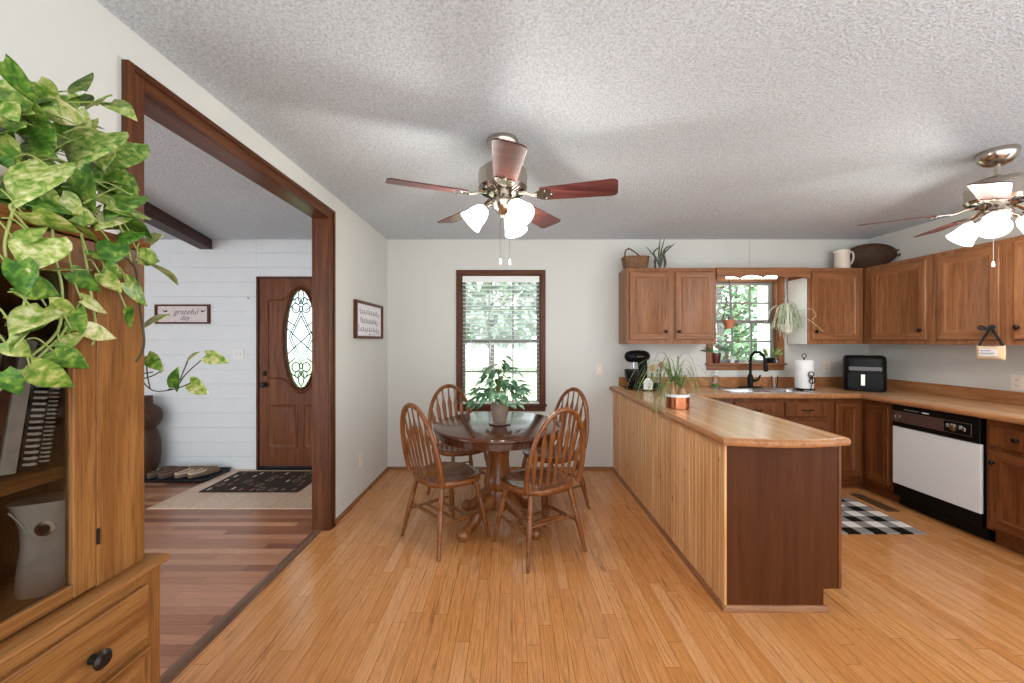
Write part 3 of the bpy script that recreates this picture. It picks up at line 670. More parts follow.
# ------------------------------------------------------------------ dining table
TX, TY = -.10, 2.98
tb = thing('dining_table', 'round dark oak pedestal dining table by the window', 'table', (TX, TY, 0))
def oval(prof, n=56, rx=.48, ry=.52):
    return [[((rx+g)*math.cos(2*PI*k/n), (ry+g)*math.sin(2*PI*k/n), z) for k in range(n)] for g, z in prof]
MB().rings(oval([(-.02, .722), (-.004, .723), (0, .729), (0, .738), (-.005, .746), (-.014, .75)])).build('tabletop', M['table'], tb)
MB().rings(oval([(-.06, .722), (-.03, .7219), (-.03, .675), (-.036, .672), (-.06, .672)]), cap0=False, cap1=False).build('apron', M['table'], tb)
MB().lathe([(.16, .722), (.16, .70), (.10, .69), (.086, .67), (.090, .655), (.083, .64), (.083, .60), (.088, .59), (.083, .58), (.083, .56), (.088, .55), (.083, .54), (.078, .50), (.079, .46), (.082, .42), (.092, .38), (.105, .34), (.108, .31), (.10, .285), (.088, .27), (.094, .25), (.094, .14), (.07, .12)], n=28).build('pedestal', M['chair'], tb)
for k in range(4):
    a = PI/4+k*PI/2+.06; c_, s_ = math.cos(a), math.sin(a)
    P = [(r*c_, r*s_, z) for r, z in ((.06, .20), (.12, .19), (.18, .155), (.24, .10), (.29, .062), (.335, .05), (.37, .055))]
    MB().tube(P, [.07, .062, .05, .04, .037, .042, .034], 12, flat=.72, ref=(0, 0, 1)).ell((.35*c_, .35*s_, .043), (.045, .045, .043)).build('foot', M['chair'], tb)
# ------------------------------------------------------------------ chairs
def make_chair():
    t = thing('dining_chair', 'x', 'chair', (0, 0, 0), group='arrow back oak dining chairs')
    n = 40; out = []
    for k in range(n):
        a = 2*PI*k/n; c_, s_ = math.cos(a), math.sin(a)
        x = .232*math.copysign(abs(c_)**.72, c_); y = .205*math.copysign(abs(s_)**.72, s_)
        x *= 1+.10*y/.205
        if y > 0: y += .018*math.cos(3.2*x/.222)*(1 if abs(x) < .2 else .4)
        out.append((x, y))
    def ring(g, z, dip=0):
        return [(x*g, y*g, z-dip*(1-.5*(y > 0))) for x, y in out]
    MB().rings([ring(.86, .410), ring(.95, .416), ring(.995, .430), ring(1, .443), ring(.985, .452), ring(.94, .455), ring(.80, .452, .004), ring(.55, .444, .006), ring(.25, .440, .006)]).build('seat', M['chair_y'], t, smooth=60)
    def bowp(a):
        s_ = max(math.sin(a), 0); x = .245*math.cos(a)*(.82+.16*s_**.5); h = .497*s_**.88
        return Vector((x, -.165-.105*h/.5, .448+h))
    MB().tube([bowp(PI*k/40) for k in range(41)], .0155, 8, flat=1.15).build('back_bow', M['chair'], t)
    for k in range(7):
        x = (k-3)*.050; xt = (k-3)*.064
        a = math.acos(max(-1, min(1, xt/.245))); p = bowp(a); p.z -= .004
        b0 = Vector((x, -.168+.012*abs(k-3)/3, .45)); 
        def rad(q):
            T = [(0, .0105), (.1, .0115), (.45, .0155), (.64, .0195), (.70, .0215), (.76, .0145), (.82, .0085), (1, .007)]
            for (t0, r0), (t1, r1) in zip(T, T[1:]):
                if q <= t1: return r0+(r1-r0)*(q-t0)/(t1-t0)
            return T[-1][1]
        MB().tube([b0.lerp(p, i/24) for i in range(25)], rad, 8, flat=.5, ref=(1, 0, 0)).build('spindle', M['chair'], t)
    legp = [(.0125, 0), (.0155, .08), (.0185, .2), (.0165, .27), (.0135, .29), (.0185, .305), (.0185, .325), (.0135, .34), (.0165, .37), (.0195, .48), (.018, .58), (.0145, .70), (.0125, .72), (.0155, .735), (.0155, .75), (.0125, .765), (.014, .80), (.012, .92), (.0105, 1)]
    legs = {}
    for sx in (-1, 1):
        for sy, fx in ((-1, .2275), (1, .212)):
            a, b_ = Vector((sx*.15, sy*.135, .43)), Vector((sx*fx, sy*.212, 0)); legs[sx, sy] = (a, b_)
            MB().turned(a, b_, legp, 12).build('leg', M['chair'], t)
    sp = [(.006, 0), (.0085, .2), (.0125, .5), (.0085, .8), (.006, 1)]
    L = lambda k, q: legs[k][0].lerp(legs[k][1], q)
    for sx in (-1, 1): MB().turned(L((sx, -1), .56), L((sx, 1), .56), sp, 10).build('stretcher', M['chair'], t)
    for q in (.38, .66):
        a = L((-1, -1), .56).lerp(L((-1, 1), .56), q); b_ = L((1, -1), .56).lerp(L((1, 1), .56), q); MB().turned(a, b_, sp, 10).build('stretcher', M['chair'], t)
    MB().turned(L((-1, -1), .45), L((1, -1), .45), sp, 10).build('stretcher', M['chair'], t)
    return t
ch = make_chair()
def face(x, y): return math.atan2(y, x)-PI/2
spots = [((-.458, 2.78, 0), face(.72, .69), 'oak arrow back chair nearest the entry opening, left of the table'),
         ((.17, 2.645, 0), face(-.536, .844), 'oak arrow back chair in front of the table, nearest the camera'),
         ((-.44, 3.50, 0), face(.46, -.66), 'oak arrow back chair behind the table left of the potted plant'),
         ((.32, 3.31, 0), face(-.78, -.55), 'oak arrow back chair at the right rear of the table')]
for i, (l, rz, lab) in enumerate(spots):
    if i == 0: ch.location = l; ch.rotation_euler = (0, 0, rz); ch['label'] = lab
    else: dup(ch, l, rz, lab)
# ------------------------------------------------------------------ ceiling fans
def fan(loc, label, a0, shades, rod, chains, R1=.60, deep=1.0):
    t = thing('ceiling_fan', label, 'ceiling fan', loc, group='ceiling fans'); z0 = -rod
    MB().lathe([(.0, 0), (.082, 0), (.086, -.012*deep), (.078, -.035*deep), (.055, -.055*deep), (.03, -.062*deep), (.0, -.062*deep)], n=28).build('canopy', M['nickel'], t)
    MB().lathe([(.0, -.05), (.014, -.05), (.014, z0-.075), (.024, z0-.08), (.024, z0-.10), (0, z0-.10)], n=16).build('downrod', M['nickel'], t)
    b = MB().lathe([(0, z0-.095), (.06, z0-.095), (.105, z0-.105), (.128, z0-.125), (.132, z0-.15), (.128, z0-.205), (.132, z0-.215), (.12, z0-.235), (.06, z0-.25), (0, z0-.25)], n=40)
    b.build('motor_housing', M['nickel'], t)
    b = MB()
    for k in range(30):
        a = 2*PI*k/30; d_ = Vector((math.cos(a), math.sin(a), 0)); u = Vector((-d_.y, d_.x, 0))*.003
        p, q = d_*.075+Vector((0, 0, z0-.2475)), d_*.116+Vector((0, 0, z0-.2375)); h = Vector((0, 0, -.0012)); g = Vector((0, 0, .004))
        V = [b.v(x) for x in (p-u+h, p+u+h, q+u+h, q-u+h, p-u+g, p+u+g, q+u+g, q-u+g)]
        for f in ((0,1,2,3), (7,6,5,4), (0,4,5,1), (1,5,6,2), (2,6,7,3), (3,7,4,0)): b.f([V[i] for i in f])
    b.build('vent_slots', M['bronze'], t)
    zb = z0-.262
    for k in range(5):
        a = a0+k*2*PI/5; rm = Matrix.Rotation(a, 4, 'Z'); pit = Matrix.Rotation(math.radians(-12), 4, 'X')
        b = MB(); b.xf = rm @ Matrix.Translation((0, 0, zb)) @ pit; n = 10
        r0 = .205; out = [(r0, -.050), (r0+.012, -.057)]+[(r0+.012+(R1-.03-r0-.012)*i/6, -.057-.016*i/6) for i in range(1, 7)]
        for i in range(1, 7): q = PI/2*i/6; out.append((R1-.03+.03*math.sin(q), -.043-.03*math.cos(q)))
        out += [(x, -y) for x, y in out[::-1]]
        b.prism(out, -.003, .003, 'z'); bl_ = b.build('blade', M['blade'], t, bevel=.0015, seg=1)
        b = MB(); b.xf = rm @ Matrix.Translation((0, 0, zb))
        b.tube([(.09, 0, .016), (.13, 0, .012), (.16, 0, -.002), (.19, 0, -.006)], [.020, .016, .015, .02], 10, flat=.4, ref=(0, 1, 0))
        b.xf = rm @ Matrix.Translation((0, 0, zb)) @ pit
        b.prism([(.175, -.02), (.21, -.045), (.25, -.05), (.262, -.03), (.25, -.012), (.285, 0), (.25, .012), (.262, .03), (.25, .05), (.21, .045), (.175, .02)], -.0075, -.0033, 'z')
        for q in ((.235, -.034), (.235, .034), (.265, 0)): b.ell((q[0], q[1], -.0085), (.006, .006, .003), 8, 5)
        b.build('blade_iron', M['nickel'], bl_)
    b = MB().lathe([(0, z0-.245), (.05, z0-.25), (.052, z0-.275), (.062, z0-.285), (.062, z0-.30), (.05, z0-.325), (.03, z0-.345), (.012, z0-.36), (.01, z0-.375), (0, z0-.38)], n=24); hub = b.build('light_kit', M['nickel'], t)
    for a in shades:
        d_ = Vector((math.cos(a), math.sin(a), 0)); p = d_*.055+Vector((0, 0, z0-.305)); ax = (d_*.72+Vector((0, 0, -.70))).normalized()
        b = MB(); b.tube([p-d_*.02, p+d_*.012, p+d_*.02+ax*.012, p+d_*.02+ax*.03], [.010, .011, .012, .022], 12); b.build('lamp_arm', M['nickel'], hub)
        q0 = p+d_*.02+ax*.026; L = .115
        pr = [(.022, 0), (.030, .06), (.044, .25), (.052, .5), (.057, .75), (.068, 1.0), (.066, 1.0), (.055, .76), (.050, .5), (.042, .25), (.026, .06), (.018, .02)]
        MB().turned(q0, q0+ax*L, pr, 24).build('lamp_shade', M['shade'], t)
        ld = bpy.data.lights.new('fan_bulb', 'POINT'); ld.energy = LAMP; ld.color = (1, .95, .88); ld.shadow_soft_size = .04
        lo = bpy.data.objects.new('fan_bulb', ld); C.objects.link(lo); lo.parent = t; lo.location = q0+ax*(L+.03)
    for x, y, l in chains:
        b = MB().tube([(x, y, z0-.33), (x, y, z0-.33-l)], .0016, 6); pc = b.build('pull_chain', M['nickel'], t)
        MB().lathe([(.0, z0-.33-l), (.004, z0-.332-l), (.0075, z0-.35-l), (.006, z0-.362-l), (0, z0-.365-l)], (x, y, 0), 12).build('pull_knob', M['cream'], pc)
    return t
rd = math.radians
fan((-.05, 2.15, H), 'ceiling fan with rosewood blades above the dining table', rd(-86), (rd(185), rd(65), rd(-55)), 0.045, ((-.012, -.05, .27), (.038, -.03, .27)))
fan((2.755, 2.27, H), 'ceiling fan at the right picture edge over the kitchen', rd(145), (rd(215), rd(97), rd(335)), .062, ((-.06, -.03, .24),), deep=1.35)
# ------------------------------------------------------------------ hutch
HX, HB, HU = -1.318, -.885, -.905; HY0, HY1, HU1 = -.17, 1.008, .985
hu = thing('china_hutch', 'honey oak china hutch with glass doors beside the entry opening', 'cabinet', (-1.1, .4, 0)); off = hu.location
ZM = .802
MB(off).box((HX, HY0, .06), (HB, HY1, ZM-.001)).build('base_carcass', M['oak'], hu, bevel=.003)
b = MB(off)
for ya, yb in ((HY0, HY0+.06), (HY1-.06, HY1)):
    for xa, xb in ((HX, HX+.06), (HB-.06, HB)): b.box((xa, ya, 0), (xb, yb, .06))
b.build('foot', M['oak'], hu, bevel=.004)
MB(off).prism([(HX, ZM), (HB+.004, ZM), (HB+.012, ZM+.002), (HB+.0185, ZM+.009), (HB+.018, ZM+.015), (HB+.010, ZM+.0195), (HB-.01, ZM+.021), (HX, ZM+.021)], HY0-.005, HY1+.005, 'y').build('top_moulding', M['oak_y'], hu, smooth=50)
OM = [M['oak_y'], M['oak_y']]; OV = [M['oak'], M['oak_y']]
ym = (HY0+HY1)/2
for za, zb in ((.778, ZM-.0012), (.628, .642)): MB(off).box((HB-.01, HY0+.045, za), (HB+.0008, HY1-.044, zb)).build('rail', M['oak_y'], hu)
for ya, yb, ky in ((HY0+.045, ym-.012, .12), (ym+.012, HY1-.044, .828)):
    front(hu, off, '+x', HB, ya, yb, .645, .775, OM, None, 'drawer', [(0, 0), (0, .010), (.006, .014), (.014, .015)])
    kb = MB(off, mapf('+x', HB)); kb.turned((ky, .015, .70), (ky, .045, .70), [(.010, 0), (.008, .45), (.017, .62), (.019, .8), (.013, 1)], 16); kb.build('knob', M['bronze'], hu)
    o_ = front(hu, off, '+x', HB, ya, yb, .12, .625, OV, (ya+.03 if ya > .3 else yb-.03, .5), steps=[(0, 0), (0, .014), (.004, .017), (.05, .017), (.056, .012), (.06, .008), (.09, .016), (.10, .016)])
    MB(off).box((HB, yb-.0005, .53), (HB+.010, yb+.006, .575)).build('hinge', M['bronze'], o_, bevel=.001)
Z0, Z1 = ZM+.021, 1.578
b = MB(off); b.box((HX, HY0+.02, Z0), (HX+.008, HU1, Z1)); b.build('back_panel', wood('hutch_back', '#4a2814', '#5a3219', '#6a3c20', 'z', .6), hu)
b = MB(off)
for ya, yb in ((HY0+.02, HY0+.04), (HU1-.02, HU1)): b.box((HX+.008, ya, Z0), (HU-.0195, yb, Z1))
b.build('side_panel', M['oak'], hu)
for ya, yb in ((.872, HU1), (HY0+.02, HY0+.13), (ym-.018, ym+.018)): MB(off).box((HU-.019, ya, Z0), (HU, yb, Z1)).build('stile', M['oak'], hu, bevel=.002)
MB(off).box((HX+.008, HY0+.04, 1.073), (HU-.03, HU1-.02, 1.10)).build('shelf', M['oak_y'], hu, bevel=.003)
MB(off).prism([(HX, Z1), (HU+.003, Z1), (HU+.010, Z1+.012), (HU+.012, Z1+.022), (HU-.004, Z1+.024), (HX, Z1+.024)], HY0, HU1+.004, 'y').build('crown_moulding', M['oak_y'], hu)
for ya, yb in ((HY0+.132, ym-.02), (ym+.02, .8705)):
    b = MB(off); x0, x1 = HU-.018, HU+.001
    b.box((x0, ya, Z0+.004), (x1, ya+.052, Z1-.004)).box((x0, yb-.046, Z0+.004), (x1, yb, Z1-.004))
    d_ = b.build('glass_door', M['oak'], hu, bevel=.003)
    for za, zb in ((Z0+.004, Z0+.034), (1.497, Z1-.004)): MB(off).box((x0, ya+.052, za), (x1, yb-.046, zb)).build('door_rail', M['oak_y'], d_, bevel=.003)
    MB(off).box((HU-.011, ya+.046, Z0+.03), (HU-.008, yb-.041, 1.50)).build('pane', M['cabglass'], d_)
    MB(off).box((HU, yb+.0005, .915), (HU+.004, yb+.005, .95)).build('hinge', M['bronze'], d_, bevel=.001)
# things inside: books and binders leaning on the shelf
bk = [('grey ring binder leaning on the hutch shelf', '#8d8a8a', .034, .27), ('brown leather book leaning in the hutch', '#5f3a2a', .018, .25), ('pale slim book leaning in the hutch', '#c9c4c0', .026, .26),
      ('dark spiral bound cookbook with wide white coil', '#1c1a1c', .024, .25), ('black spiral bound notebook with narrow coil', '#2a2422', .018, .24), ('dark red book upright by the hutch door post', '#4a1d18', .02, .235), ('green clothbound book at the left of the hutch shelf', '#38423a', .03, .26), ('white paper folder leaning beside the green book', '#b9b5b2', .022, .265)]
order = [6, 7, 0, 1, 2, 3, 4, 5]; y = .625
for i in order:
    lab, col, th, h = bk[i]; lean = 0 if i == 5 else -.14
    if i == 5: y = .93
    y += th/math.cos(.14)+.004
    r = thing('shelf_book', lab, 'book', (-.962, y, 1.1004), group='books on the hutch shelf'); r.rotation_euler = (lean, 0, 0)
    MB().box((-.17, -th, .001), (.0, 0, h)).build('cover', plain('book_cover', col, .5, var=.15, sc_=30), r, bevel=.002)
    MB().box((-.168, .002-th, h-.002), (-.004, -.002, h+.0015)).build('pages', M['paper'], r)
    if 'spiral' in lab or 'coil' in lab:
        b = MB(); wide = 'wide' in lab; n = 20 if wide else 26
        for k in range(n):
            z = .012+(h-.024)*k/(n-1); b.tube([(-.006, -th*.8, z), (.008, -th*.75, z), (.011, -th*.5, z), (.008, -th*.25, z), (-.006, -th*.2, z)], .0028 if wide else .0018, 6)
        b.build('coil', M['white'], r)
    elif i in (0, 6):
        MB().box((.0, -th*.75, h*.55), (.001, -th*.25, h*.85)).build('spine_label', M['paper'], r)
ds = thing('air_freshener', 'white automatic air freshener dispenser inside the hutch', 'air freshener', (-1.0, .872, Z0+.0004), rz=rd(32))
b = MB(); rs = []
for z, hw, dp, tl in ((0, .048, .036, 0), (.01, .053, .04, 0), (.06, .050, .038, 0), (.10, .045, .035, 0), (.14, .046, .036, .002), (.165, .053, .038, .004), (.19, .064, .040, .006)):
    rs.append([(hw*math.copysign(abs(math.cos(a))**.6, math.cos(a)), dp*math.copysign(abs(math.sin(a))**.7, math.sin(a)), z+(.012*math.cos(a)*0)+tl) for a in (2*PI*k/28 for k in range(28))])
b.rings(rs); b.build('housing', plain('ivory_plastic', '#eeeae6', .35, var=.02), ds, smooth=60)
b = MB(); b.xf = Matrix.Translation((0, -.0365, .142)); b.turned((0, .006, 0), (0, -.004, 0), [(.015, 0), (.016, .5), (.0155, .9), (.012, 1)], 20); b.build('nozzle_ring', M['nickel'], ds)
MB().turned((0, -.037, .142), (0, -.0415, .142), [(.009, 0), (.009, 1)], 16).build('nozzle', M['black'], ds)
b = MB(); b.tube([(-.052, -.037, .185), (-.038, -.0385, .165), (-.022, -.0385, .13), (-.01, -.038, .116), (.01, -.038, .116), (.022, -.0385, .13), (.038, -.0385, .165), (.052, -.037, .185)], .0016, 6); b.build('front_seam', M['white'], ds)
b = MB(); rs = [[(r_*math.cos(2*PI*k/24), r_*math.sin(2*PI*k/24)*.8, z) for k in range(24)] for r_, z in ((.03, 0), (.035, .004), (.07, .03), (.072, .033), (.068, .03), (.03, .006))]; b.rings(rs)
tag(b.build('glass_dish', M['nickel']), 'small shiny dish on the hutch floor beside the air freshener', 'dish').location = (-1.15, .72, Z0+.0002)
# ------------------------------------------------------------------ foliage helpers
def leaf(b, base, d, nrm, L, W, fold=.22, curl=.25, heart=.14, rows=9, guard=None):
    """heart shaped leaf: midrib from base along d, upper side towards nrm"""
    d = Vector(d).normalized(); n = Vector(nrm); n = (n-d*n.dot(d)); n = n.normalized() if n.length > 1e-4 else d.orthogonal().normalized(); s = d.cross(n)
    G = []
    for i in range(rows):
        t = i/(rows-1); wd = W*(max(0, math.sin(PI*min(1, (t*.93+.07))**.62))**.85)*(1-.25*t**3) if t < 1 else .0004
        row = []
        for q in (-1, -.55, 0, .55, 1):
            al = L*(t-heart*abs(q)**1.5*(1-t)**3); dz = fold*abs(q)*wd*(1-.3*abs(q))-curl*L*t*t - .10*W*abs(q)**2
            row.append(base+d*al+s*(q*wd)+n*dz)
        G.append(row)
    if guard:
        sh = guard([p for r_ in G for p in r_]); G = [[p+sh for p in r_] for r_ in G]
    T = [[b.v(p) for p in row] for row in G]; B_ = [[b.v(p-n*.0006) for p in row] for row in G]
    m = 5
    for i in range(rows-1):
        for j in range(m-1):
            b.f([T[i][j], T[i][j+1], T[i+1][j+1], T[i+1][j]]); b.f([B_[i][j], B_[i+1][j], B_[i+1][j+1], B_[i][j+1]])
    for i in range(rows-1):
        b.f([T[i][0], T[i+1][0], B_[i+1][0], B_[i][0]]); b.f([T[i][m-1], B_[i][m-1], B_[i+1][m-1], T[i+1][m-1]])
    for j in range(m-1):
        b.f([T[0][j], B_[0][j], B_[0][j+1], T[0][j+1]]); b.f([T[-1][j], T[-1][j+1], B_[-1][j+1], B_[-1][j]])
def smoothp(P, n=6):
    P = [Vector(p) for p in P]; out = []
    for i in range(len(P)-1):
        p0, p1, p2, p3 = P[max(i-1, 0)], P[i], P[i+1], P[min(i+2, len(P)-1)]
        for k in range(n):
            t = k/n; out.append(.5*((2*p1)+(p2-p0)*t+(2*p0-5*p1+4*p2-p3)*t*t+(3*p1-p0-3*p2+p3)*t**3))
    return out+[P[-1]]
# ------------------------------------------------------------------ pothos on the hutch
po = thing('potted_pothos', 'large trailing variegated pothos plant on top of the hutch', 'plant', (-1.08, .74, 1.6022)); off = po.location
MB().lathe([(0, 0), (.075, 0), (.085, .01), (.105, .14), (.115, .145), (.115, .165), (.107, .168), (.100, .15), (.09, .145), (0, .143)], n=28).build('pot', M['cream'], po)
MB().ell((0, 0, .143), (.098, .098, .012), 20, 6).build('soil', plain('dark_soil', '#2c2119', .95, bump=.5), po)
def depth(u, hang=True, x=-.885): return max(.5, min(1.07, -x*F/(512-u)))
LF = [((0,80),(27,116),22,0),((3,62),(36,106),14,0),((37,83),(58,104),13,0),((40,107),(92,118),15,0),((105,133),(66,163),24,0),((128,142),(94,172),20,0),((48,166),(10,203),26,0),
 ((50,127),(64,152),9,0),((79,110),(91,133),6,0),((80,170),(90,212),15,0),((98,177),(130,190),12,0),((133,196),(102,214),14,0),((60,198),(84,216),12,0),((22,213),(72,238),13,1),
 ((45,163),(77,182),15,0),((40,192),(56,214),11,0),((0,138),(18,166),13,0),((45,114),(75,119),9,0),((26,152),(60,164),12,0),((34,238),(16,271),21,1),((6,262),(13,297),15,1),
 ((22,284),(62,297),13,1),((44,270),(84,268),12,1),((72,272),(104,293),9,1),((56,221),(92,237),11,1),((111,244),(103,266),12,1),((138,264),(170,282),15,1),((104,268),(130,277),9,1),
 ((100,274),(116,294),9,1),((126,282),(150,306),11,1),((81,299),(110,312),9,1),((126,308),(125,329),6,1),((86,329),(120,338),9,1),((72,330),(78,304),9,1),((46,306),(79,318),12,1),
 ((34,310),(-4,334),17,1),((13,328),(47,315),13,1),((60,346),(83,328),8,1),((53,351),(90,370),11,1),((30,367),(77,389),13,1),((5,342),(31,358),10,1),((-6,372),(10,397),12,1),
 ((143,328),(164,311),10,1),((112,228),(152,248),15,1),((146,243),(163,234),8,1),((140,255),(162,262),9,1),((106,204),(155,214),15,0),((147,356),(156,371),7,1),
 ((206,356),(228,362),7,1),((190,383),(208,394),8,1),((174,387),(177,367),8,1),((188,359),(198,351),4,1),((162,371),(163,363),3,1),
 ((20,100),(50,140),16,0),((70,140),(40,150),14,0),((0,180),(30,175),12,0),((60,205),(30,200),13,0),((85,185),(60,180),12,0),((110,190),(80,200),13,0),((10,120),(40,125),13,0),
 ((60,120),(85,140),13,0),((100,155),(125,165),13,0),((118,175),(140,190),11,0),((120,215),(95,225),11,0),((75,215),(100,222),10,0),((15,240),(40,225),10,1),((130,232),(110,245),9,1),((88,255),(110,258),9,1),((20,330),(0,350),10,1)]
def clear(P):   # a stem passes in front of the hutch, not through it
    return [Vector((max(p.x, -.874) if p.z < 1.615 and p.y < 1.0 else p.x, p.y, p.z)) for p in P]
def guard(P):   # a leaf rests on the top or hangs in front
    bad = [p for p in P if p.z < 1.61 and p.y < 1.0 and p.x < -.876]
    if not bad: return Vector((0, 0, 0))
    dx, dz = -.876-min(p.x for p in bad)+.001, 1.61-min(p.z for p in bad)
    return Vector((dx, 0, 0)) if dx < dz or dz > .10 else Vector((0, 0, dz))   # nothing sinks into the hutch
b = MB(off); st = MB(off); potc = Vector((-1.08, .74, 1.74))
for i, ((u0, v0), (u1, v1), hw, hang) in enumerate(LF):
    x_ = -.872+.006*R.random() if hang else -.93-.10*R.random()
    if not hang and max(v0, v1) > 190: x_ = -.87
    y0 = depth(u0, hang, x_); y1 = depth(u1, hang, x_)
    if hang and u0 > 140: y0, y1 = 1.03, 1.02
    p0, p1 = at(u0, v0, y0), at(u1, v1, y1-.012*R.random())
    p1.x = max(p1.x, -.89) if hang and p1.z < 1.6 else p1.x
    dv = p1-p0; L = dv.length; W = hw*y0/F
    nrm = Vector((.35+.5*R.uniform(-1, 1), -.85, .45+.5*R.uniform(-1, 1))); fold = R.uniform(.1, .45)
    leaf(b, p0, dv, nrm, L, W*1.02, fold, R.uniform(.0, .16), .16, guard=guard)
    if u0 < 142 and i not in (47,):
        tgt = p0.lerp(potc, .28); 
        if hang: tgt = p0+Vector((R.uniform(-.004, .004), R.uniform(-.05, .0), R.uniform(.02, .05)))
        mid = (p0+tgt)/2+Vector((0, -.004, .012)); st.tube(clear(smoothp([p0, mid, tgt], 4)), .0016, 5)
for i in range(70):
    u, v = R.uniform(-30, 118), R.uniform(84, 222); x_ = -R.uniform(.94, 1.10); y_ = max(.45, min(.98, -x_*F/(512-u))); p0 = at(u, v, y_)
    if p0.z < 1.625: p0.z = 1.63
    a = R.uniform(0, 2*PI); leaf(b, p0, (.4+.6*math.cos(a), -.3, math.sin(a)*.6-.5), (.3*R.uniform(-1, 1)+.2, -.8, .6), R.uniform(.06, .10), R.uniform(.024, .034), R.uniform(.1, .4), .15, .16, guard=guard); st.tube(clear(smoothp([p0, p0.lerp(potc, .4)+Vector((0, 0, .02)), potc], 4)), .0016, 5)
b.build('foliage', M['leaf'], po, smooth=80); 
VN = [[(30,200),(10,206),(22,222),(33,240),(29,278),(22,312),(10,345)], [(52,215),(54,252),(62,290),(58,330),(30,357)], [(-6,394),(24,370),(46,350),(62,334),(80,302)], [(96,222),(116,250),(135,268),(139,300),(144,338),(142,352),(136,362)],
      [(75,200),(84,250),(92,300),(96,330),(92,345)], [(110,200),(125,240),(131,262)], [(20,190),(5,240),(8,265)], [(28,369),(10,380),(-4,388)]]
for q in VN[:3]+VN[4:]:
    st.tube(clear(smoothp([at(u, v, depth(u, True, -.872)) for u, v in q])), .0024, 6)
st.build('stems', M['stem'], po, smooth=80)['kind'] = 'stuff'
b = MB(off); b.tube(clear(smoothp([at(u, v, min(depth(u, True, -.872), 1.03)) for u, v in VN[3]])), .0024, 6)
for q in ([(136,362),(142,380),(152,390),(164,391),(178,388),(191,383)], [(178,386),(186,374),(206,356)], [(180,380),(184,370),(189,358)], [(142,379),(152,376),(163,370)], [(140,374),(147,373),(153,372)], [(150,388),(147,372),(147,356)], [(168,390),(174,387)]):
    b.tube(smoothp([at(u, v, 1.03) for u, v in q]), .0015, 6)
b.build('trailing_vine', M['vine'], po, smooth=80)
# ------------------------------------------------------------------ plant on the table
tp = thing('potted_houseplant', 'dark green houseplant in a taupe pot on the dining table', 'plant', (-.09, 2.95, .7502))
MB().lathe([(0, 0), (.068, 0), (.078, .006), (.08, .012), (.07, .010), (0, .010)], n=28).build('saucer', plain('taupe_ceramic', '#9a8578', .3, var=.12, sc_=20), tp)
MB().lathe([(0, .0105), (.044, .0105), (.048, .02), (.062, .085), (.067, .13), (.070, .15), (.066, .153), (.060, .14), (0, .138)], n=28).build('pot', plain('taupe_pot', '#8d7768', .3, var=.14, sc_=20), tp)
b = MB(); st = MB()
for i in range(125):
    a = R.uniform(0, 2*PI); e_ = abs(R.gauss(0, .5)); rr = .20*math.sqrt(R.random())*(1.0 if i % 4 else 1.15); zt = .16+.31*(1-(rr/.27)**2)*R.uniform(.2, 1)**.7-(.05 if rr > .16 else 0)
    if i < 5: rr, zt = R.uniform(.02, .1), .40+.025*i
    p = Vector((rr*math.cos(a), rr*math.sin(a), zt)); o_ = Vector((math.cos(a), math.sin(a), R.uniform(-.9, .3)))
    Lf = R.uniform(.055, .085); leaf(b, p, o_, Vector((o_.x*.5, o_.y*.5-.35, 1)), Lf, Lf*.30, .3, .3, .08, 7)
    if i % 3 == 0: st.tube(smoothp([(0.02*math.cos(a), .02*math.sin(a), .138), (rr*.45*math.cos(a), rr*.45*math.sin(a), max(.15, zt*.75)), p], 4), .0014, 5)
b.build('foliage', M['monst'], tp, smooth=80); st.build('stems', M['stem'], tp, smooth=80)['kind'] = 'stuff'
# ------------------------------------------------------------------ ponytail palm on the peninsula
pp = thing('ponytail_palm', 'ponytail palm with long grassy leaves in a copper pot on the peninsula', 'plant', (1.175, 2.84, ZT+.0008))
MB().lathe([(0, 0), (.076, 0), (.079, .003), (.079, .085), (.075, .085), (.073, .07), (0, .07)], n=32).build('pot', M['copper'], pp)
MB().lathe([(.0795, .084), (.0815, .084), (.0815, .104), (.077, .104), (.077, .07), (.0795, .07)], n=32, cap0=False, cap1=False).build('rim', M['white'], pp)
MB().ell((0, 0, .075), (.073, .073, .012), 20, 6).build('soil', plain('potting_soil', '#3a2a1e', .95, bump=.5), pp)
b = MB(); tops = []
for x, y, h in ((-.035, 0, .19), (.03, -.01, .14), (.005, .03, .16)):
    b.lathe([(0, .07), (.022, .075), (.027, .095), (.02, .12), (.011, .14), (.009, h), (0, h+.004)], (x, y, 0), 14); tops.append(Vector((x, y, h)))
b.build('trunk', plain('palm_trunk', '#b58a62', .8, var=.2, sc_=40), pp)
b = MB()
for i in range(62):
    p = tops[i % 3 if i % 5 else 0]; a = R.uniform(0, 2*PI)
    if R.random() < .35: a = R.uniform(rd(160), rd(230))
    o_ = Vector((math.cos(a), math.sin(a), 0)); Lf = R.uniform(.14, .40)*(1.25 if i % 5 == 0 else 1); up = R.uniform(.03, .17)*(1.3 if Lf < .28 else 1); 
    q = [p+Vector((0, 0, R.uniform(-.03, .02))), p+o_*Lf*.22+Vector((0, 0, up*.9)), p+o_*Lf*.5+Vector((0, 0, up*.9)), p+o_*Lf*.72+Vector((0, 0, up*.2-.02)), p+o_*Lf*.82+Vector((0, 0, -.5*Lf*R.uniform(.4, 1)))]
    # leaves that would sink into the worktop lie on it instead
    q = [Vector((v_.x, v_.y, max(v_.z, .012 if v_.x > -.15 else -9))) for v_ in q]
    b.ribbon(smoothp(q, 5), lambda t: .003*(1-t)**.6+.0004)
